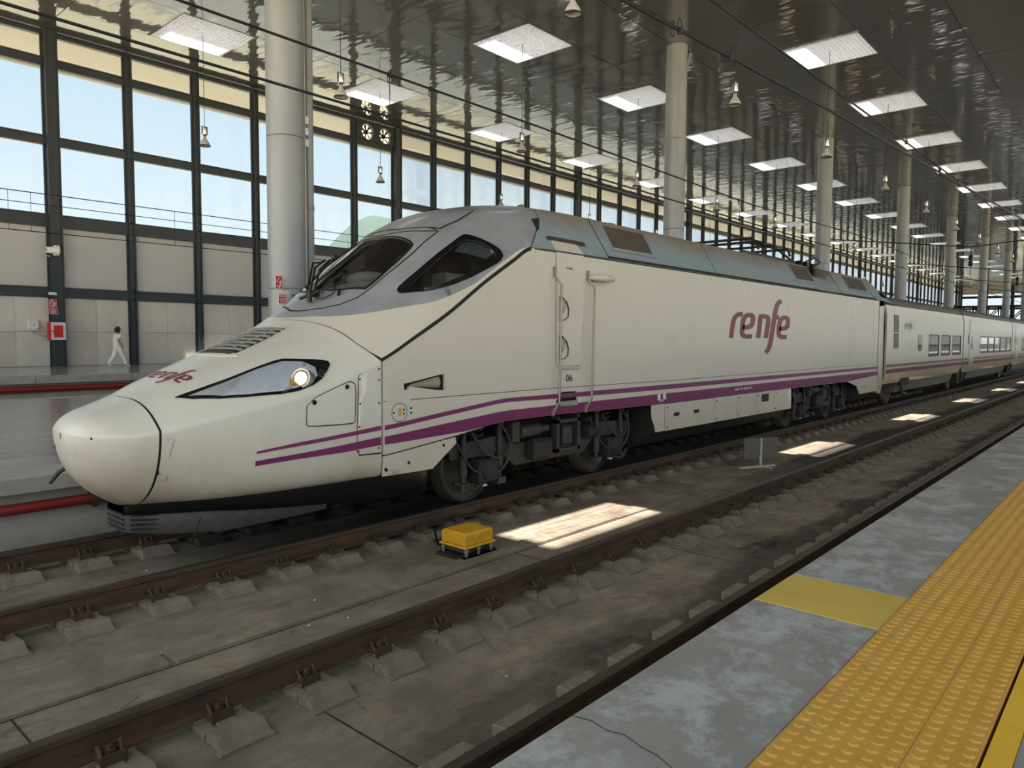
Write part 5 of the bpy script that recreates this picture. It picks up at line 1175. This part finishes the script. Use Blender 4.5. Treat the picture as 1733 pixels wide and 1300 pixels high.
# bogies
def bogie(xc):
    o = empty('bogie', (xc, YC, .5)); o.parent = loco; o.matrix_parent_inverse = wm(loco).inverted(); wb = 1.38
    for sx_ in (-1, 1):
        for sy_ in (-1, 1):
            x, y = xc+sx_*wb, YC+sy_*.80
            mb = MB().lathe([(0, -.075), (.10, -.08), (.14, -.05), (.30, -.035), (.40, -.05), (.455, -.06), (.46, .06), (.485, .075), (.485, .10), (.40, .09), (.30, .04), (.12, .08), (0, .08)], (x, y, .46) , 'y', 40)
            if sy_ > 0: mb.v = [(a, 2*y-b, c) for a, b, c in mb.v]
            mb.build('wheel', 'chrome' if False else 'under2', o)
            MB().lathe([(.405, -.072), (.452, -.066), (.452, -.064)], (x, y, .46), 'y', 40).build('tyre_face', 'wheelrim', o) if sy_ < 0 else None
    for sy_ in (-1, 1):
        y = YC+sy_*1.02
        a, b_ = sorted((y-.09, y+.09))
        MB().prism([(xc-1.95, .78), (xc-1.9, .62), (xc-1.0, .60), (xc-.75, .42), (xc+.75, .42), (xc+1.0, .60), (xc+1.9, .62), (xc+1.95, .78), (xc+1.0, .84), (xc+.75, .70), (xc-.75, .70), (xc-1.0, .84)], 'y', a, b_).build('side_frame', 'under2', o)
        f_ = -sy_
        for sx_ in (-1, 1):
            x = xc+sx_*wb; yy = y+sy_*.12; 
            MB().bbox((x-.17, min(yy-.1, yy+.1), .30), (x+.17, max(yy-.1, yy+.1), .58), .03).lathe([(0, -.14), (.10, -.14), (.13, -.1), (.13, .1), (0, .1)], (x, yy, .46), 'y', 16).build('axle_box', 'under', o)
            MB().box((x-.03, min(yy, yy+sy_*.05), .25), (x+.03, max(yy, yy+sy_*.05), .27)).build('reflector_tab', 'white', o)
            for dx in (-.34, .30):
                MB().tube([(x+dx, yy, .30), (x+dx, yy, .40)], .03, 8).tube([(x+dx, yy, .40), (x+dx, yy, .66)], .052, 10).tube([(x+dx, yy, .66), (x+dx, yy, .98)], .036, 10).lathe([(.0, .98), (.06, .98), (.06, 1.05), (0, 1.05)], (x+dx, yy, 0), n=8).box((x+dx-.07, yy-.05, .24), (x+dx+.07, yy+.05, .32)).build('damper', 'under2', o)
            pts = [(x+.10*math.cos(t_), yy-sy_*.14+.10*math.sin(t_), .58+.38*t_/(2*PI*5)) for t_ in np.linspace(0, 2*PI*5, 60)]
            MB().tube(pts, .02, 6).build('coil_spring', 'under', o)
            MB().tube([(x+sx_*.5, yy, .35), (x+sx_*.2, yy+sy_*.05, .24), (x-sx_*.1, yy, .34)], .03, 6).build('sand_pipe', 'under', o)
            MB().tube(sm([(x-.25, yy+sy_*.04, .95), (x-.1, yy+sy_*.08, .70), (x+.2, yy+sy_*.08, .55), (x+.42, yy+sy_*.05, .65), (x+.5, yy, .95)]), .018, 6).tube(sm([(x+.25, yy+sy_*.06, 1.0), (x+.45, yy+sy_*.09, .75), (x+.35, yy+sy_*.07, .45), (x+.1, yy+sy_*.05, .36)]), .016, 6).tube(sm([(x-.5, yy, .9), (x-.3, yy+sy_*.07, .5), (x-.05, yy+sy_*.1, .40), (x+.15, yy+sy_*.06, .7)]), .014, 6).build('hose', 'under2', o)
        yy = y+sy_*.14
        MB().tube([(xc-.75, yy, .86), (xc-.35, yy, .86)], .085, 12).tube([(xc-.35, yy, .86), (xc-.15, yy, .86)], .05, 10).box((xc-.92, yy-.06, .74), (xc-.78, yy+.06, 1.0)).build('yaw_damper', 'under2', o)
        mb = MB()
        for a0, b0 in (((xc+.02, .50), (xc+.08, 1.0)), ((xc+.50, .50), (xc+.56, 1.0)), ((xc+.02, .50), (xc+.56, .55)), ((xc+.02, .90), (xc+.56, .95))): mb.box((a0[0], yy-.04, a0[1]), (b0[0], yy+.06, b0[1]))
        mb.bbox((xc+.18, yy-.02, .58), (xc+.40, yy+.05, .86), .03).build('step_frame', 'under2', o)
        MB().bbox((xc-.55, yy-.1, .46), (xc-.15, yy+.02, .74), .04).build('brake_unit', 'under', o); MB().tube([(xc+.72, yy, .72), (xc+.95, yy, .72)], .09, 12).build('brake_cylinder', 'under', o)
    MB().box((xc-.9, YC-.9, .5), (xc+.9, YC+.9, .95)).tube([(xc-wb, YC-.8, .46), (xc-wb, YC+.8, .46)], .1, 12).tube([(xc+wb, YC-.8, .46), (xc+wb, YC+.8, .46)], .1, 12).build('centre_block', 'dark', o)
bogie(7.80); bogie(18.40)
# equipment skirt between the bogies
xj = [10.363, 12.125, 13.068, 13.966, 14.861, 15.79]
patch('equipment_door', [(9.955,1.026),(10.355,1.026),(10.355,.592),(10.091,.588),(10.05,.70),(9.982,.80),(9.955,.90)], Wn, 'cream', loco, off=-.01, st=.15, mirror=YC)
for a, b_ in zip(xj, xj[1:]):
    h = patch('equipment_door', [(a+.008,1.022),(b_-.006,1.018),(b_-.006+(.03 if b_ > 15.5 else 0),.582),(a+.008,.586)], Wn, 'cream', loco, off=-.01, st=.2)
    bolts('lock', [(a+.08, .96), (a+.08, .64)], .016, Wn, h, -.002)
for x in (10.75, 11.45): MB().box((x-.09, YC-1.416, .80), (x+.09, YC-1.40, .86)).build('handle_slot', 'dark', loco)
MB().box((14.22, YC-1.42, .82), (14.55, YC-1.40, .97)).build('vent_square', 'under', loco)
MB().prism([(YC-1.38, 1.0), (YC-1.38, .60), (YC-1.0, .34), (YC+1.0, .34), (YC+1.38, .60), (YC+1.38, 1.0)], 'x', 10.05, 15.85).build('belly', 'under', loco)
MB().prism([(YC-1.36, 1.0), (YC-1.36, .63), (YC-1.0, .42), (YC+1.0, .42), (YC+1.36, .63), (YC+1.36, 1.0)], 'x', 20.6, 22.3).build('belly', 'under', loco)
MB().box((5.3, YC-.7, .95), (22, YC+.7, 1.08)).build('underframe', 'dark', loco)
MB().box((3.8, YC-.85, .36), (5.3, YC+.85, .6)).build('underframe', 'dark', loco)

# ------------------------------------------------------------------ coaches
SEC = [(1.30, .76), (1.40, .95), (1.42, 1.2), (1.42, 2.75), (1.405, 2.95), (1.36, 3.10)]
ROOF = [(1.36, 3.11), (1.25, 3.27), (1.0, 3.40), (.6, 3.49), (0, 3.52)]
def Cn(u, z, off=0.0):
    u = np.asarray(u, float); z = np.asarray(z, float); hw_ = np.interp(z, [p[1] for p in SEC], [p[0] for p in SEC]); return np.stack([u+0*z, YC-hw_-off+0*u, z+0*u], -1)
def coach(i, x0, x1, wins, door_x, label):
    o = empty('coach', ((x0+x1)/2, YC, .2)); tag(o, label, 'coach')
    hol = [[(a, 1.54), (b_, 1.54), (b_, 2.25), (a, 2.25)] for a, b_ in wins]
    b = patch('body_side', [(x0, .77), (x1, .77), (x1, 3.10), (x0, 3.10)], Cn, 'coach', o, holes=[rounded(h_, 1) if False else h_ for h_ in hol], st=.32, stx=1.2, thick=.05, mirror=YC)
    P = [(YC-w_, z_) for w_, z_ in ROOF]+[(YC+w_, z_) for w_, z_ in ROOF[::-1][1:]]
    MB().prism(P, 'x', x0, x1).build('roof', 'skirtgrey', o)
    MB().prism([(YC-1.34, .9), (YC-1.28, .78), (YC-1.18, .44), (YC+1.18, .44), (YC+1.28, .78), (YC+1.34, .9)], 'x', x0+1.9, x1-1.0).build('belly', 'skirtgrey', o)
    MB().box((x0+.02, YC-1.3, .8), (x1-.02, YC+1.3, .95)).build('floor', 'dark', o)
    MB().box((x0, YC-1.3, .8), (x0+.03, YC+1.3, 3.2)).box((x1-.03, YC-1.3, .8), (x1, YC+1.3, 3.2)).box((x0, YC-.02, .95), (x1, YC+.02, 3.2)).build('inner_wall', 'dark', o)
    mb = MB()
    for a, b_ in wins:
        f_ = patch('window', [(a-.03, 1.51), (b_+.03, 1.51), (b_+.03, 2.28), (a-.03, 2.28)], Cn, 'rubber', o, holes=[[(a+.02, 1.56), (b_-.02, 1.56), (b_-.02, 2.23), (a+.02, 2.23)]], off=.004, st=.3, thick=.03)
        patch('pane', [(a+.02, 1.56), (b_-.02, 1.56), (b_-.02, 2.23), (a+.02, 2.23)], Cn, 'coachglass', f_, off=-.012, st=.5, thick=0)
    xa = x0+.05
    for sgn in (0,):
        n = 30
        quadstrip('stripe', [(xa, 1.355), (x1-.03, 1.355)], [(xa, 1.28), (x1-.03, 1.28)], Cn, 'coachstripe', o, .006)
        quadstrip('stripe', [(xa, 1.215), (x1-.03, 1.215)], [(xa, 1.095), (x1-.03, 1.095)], Cn, 'coachstripe', o, .006)
    if door_x:
        a, b_ = door_x; dd = [(a, .82), (b_, .82), (b_, 2.86), (b_-.08, 2.93), (a+.08, 2.93), (a, 2.86)]
        d = patch('door', dd, Cn, 'coach', o, off=.012, st=.3, thick=.014); ribbon('seam', [dd], Cn, .016, 'under', d, .008, st=.3, closed=True)
        patch('door_window', [(a+.38, 1.72), (b_-.36, 1.72), (b_-.36, 2.26), (a+.38, 2.26)], Cn, 'coachglass', d, off=.016, st=.3, thick=.004)
        patch('door_panel', [(a-.32, 1.95), (a-.1, 1.95), (a-.1, 2.3), (a-.32, 2.3)], Cn, 'greylogo', o, off=.008, st=.3)
    for s_ in (-1, 1):
        MB().lathe([(0, -.05), (.14, -.06), (.30, -.03), (.40, -.05), (.44, .05), (.47, .09), (.0, .09)], (x0+.35+(2.2 if i == 0 else 0), YC+s_*.80, .44), 'y', 28).build('wheel', 'wheelrim', o)
    return o
c1 = coach(0, 23.08, 34.32, [(28.40, 29.95), (30.36, 31.88), (32.30, 33.94)], None, 'cream coach right behind the power car, with three windows and a grey vent strip')
MB().prism([(22.40, 3.02), (22.98, 3.06), (23.03, .80), (22.85, .52), (22.45, .56), (22.44, .9)], 'y', YC-1.36, YC+1.36).build('gangway_fairing', 'coach', c1)
MB().box((22.26, YC-1.2, .6), (22.4, YC+1.2, 3.1)).build('gangway', 'dark', c1)
ribbon('seam', [[(23.02, 3.05), (23.03, .8)]], Cn, .03, 'under', c1, .004, st=.2)
v_ = patch('vent_strip', [(23.88, 1.83), (24.40, 1.83), (24.33, 2.83), (23.80, 2.83)], Cn, 'skirtgrey', c1, off=.01, st=.3)
MB().box((23.80, YC-1.436, 2.28), (24.42, YC-1.428, 2.31)).box((23.78, YC-1.436, 1.79), (24.44, YC-1.428, 1.83)).build('bar', 'coach', v_)
w = patch('narrow_window', [(26.90, 1.72), (27.32, 1.72), (27.38, 1.80), (27.38, 2.18), (27.32, 2.26), (26.90, 2.26), (26.84, 2.18), (26.84, 1.80)], Cn, 'coachglass', c1, off=.008, st=.3)
for k_, L in LET.items(): strokes('letter_'+k_.lower(), L, 13, lambda p: (25.0+(p[0]-1175)*1.02/347, YC-1.43, 2.43+(706-p[1])*.00125), 'greylogo', c1)
MB().box((25.07, YC-1.37, .66), (26.05, YC-1.25, .92)).build('bogie_recess', 'dark', c1)
MB().tube([(25.2, YC-1.34, .72), (25.5, YC-1.3, .42), (26.0, YC-1.3, .36)], .05, 6).build('axle_guide', 'under2', c1)
def gap(x, nm):
    o = empty('gangway_bellows', (x, YC, .5)); MB().box((x-.14, YC-1.22, .55), (x+.14, YC+1.22, 3.2)).build('bellows', 'dark', o)
    MB().box((x-.35, YC-1.30, .35), (x+.35, YC+1.30, .92)).build('axle_frame', 'under', o); MB().tube([(x-.2, YC-1.36, 1.0), (x+.25, YC-1.36, .7), (x+.1, YC-1.36, .4)], .04, 6).build('damper', 'under2', o)
    tag(o, nm, 'gangway')
gap(34.42, 'dark gangway between the first and the second coach')
coach(1, 34.53, 47.85, [(38.3, 40.3), (40.5, 42.1), (42.3, 43.9), (44.1, 45.9), (46.1, 47.5)], (35.68, 36.75), 'second cream coach with a door and a row of five windows')
gap(47.95, 'dark gangway between the second and the third coach')
coach(2, 48.06, 61.3, [(51.8, 53.8), (54.0, 55.6), (55.8, 57.4), (57.6, 59.4), (59.6, 61.0)], (49.2, 50.3), 'third cream coach, cut by the right edge of the picture')
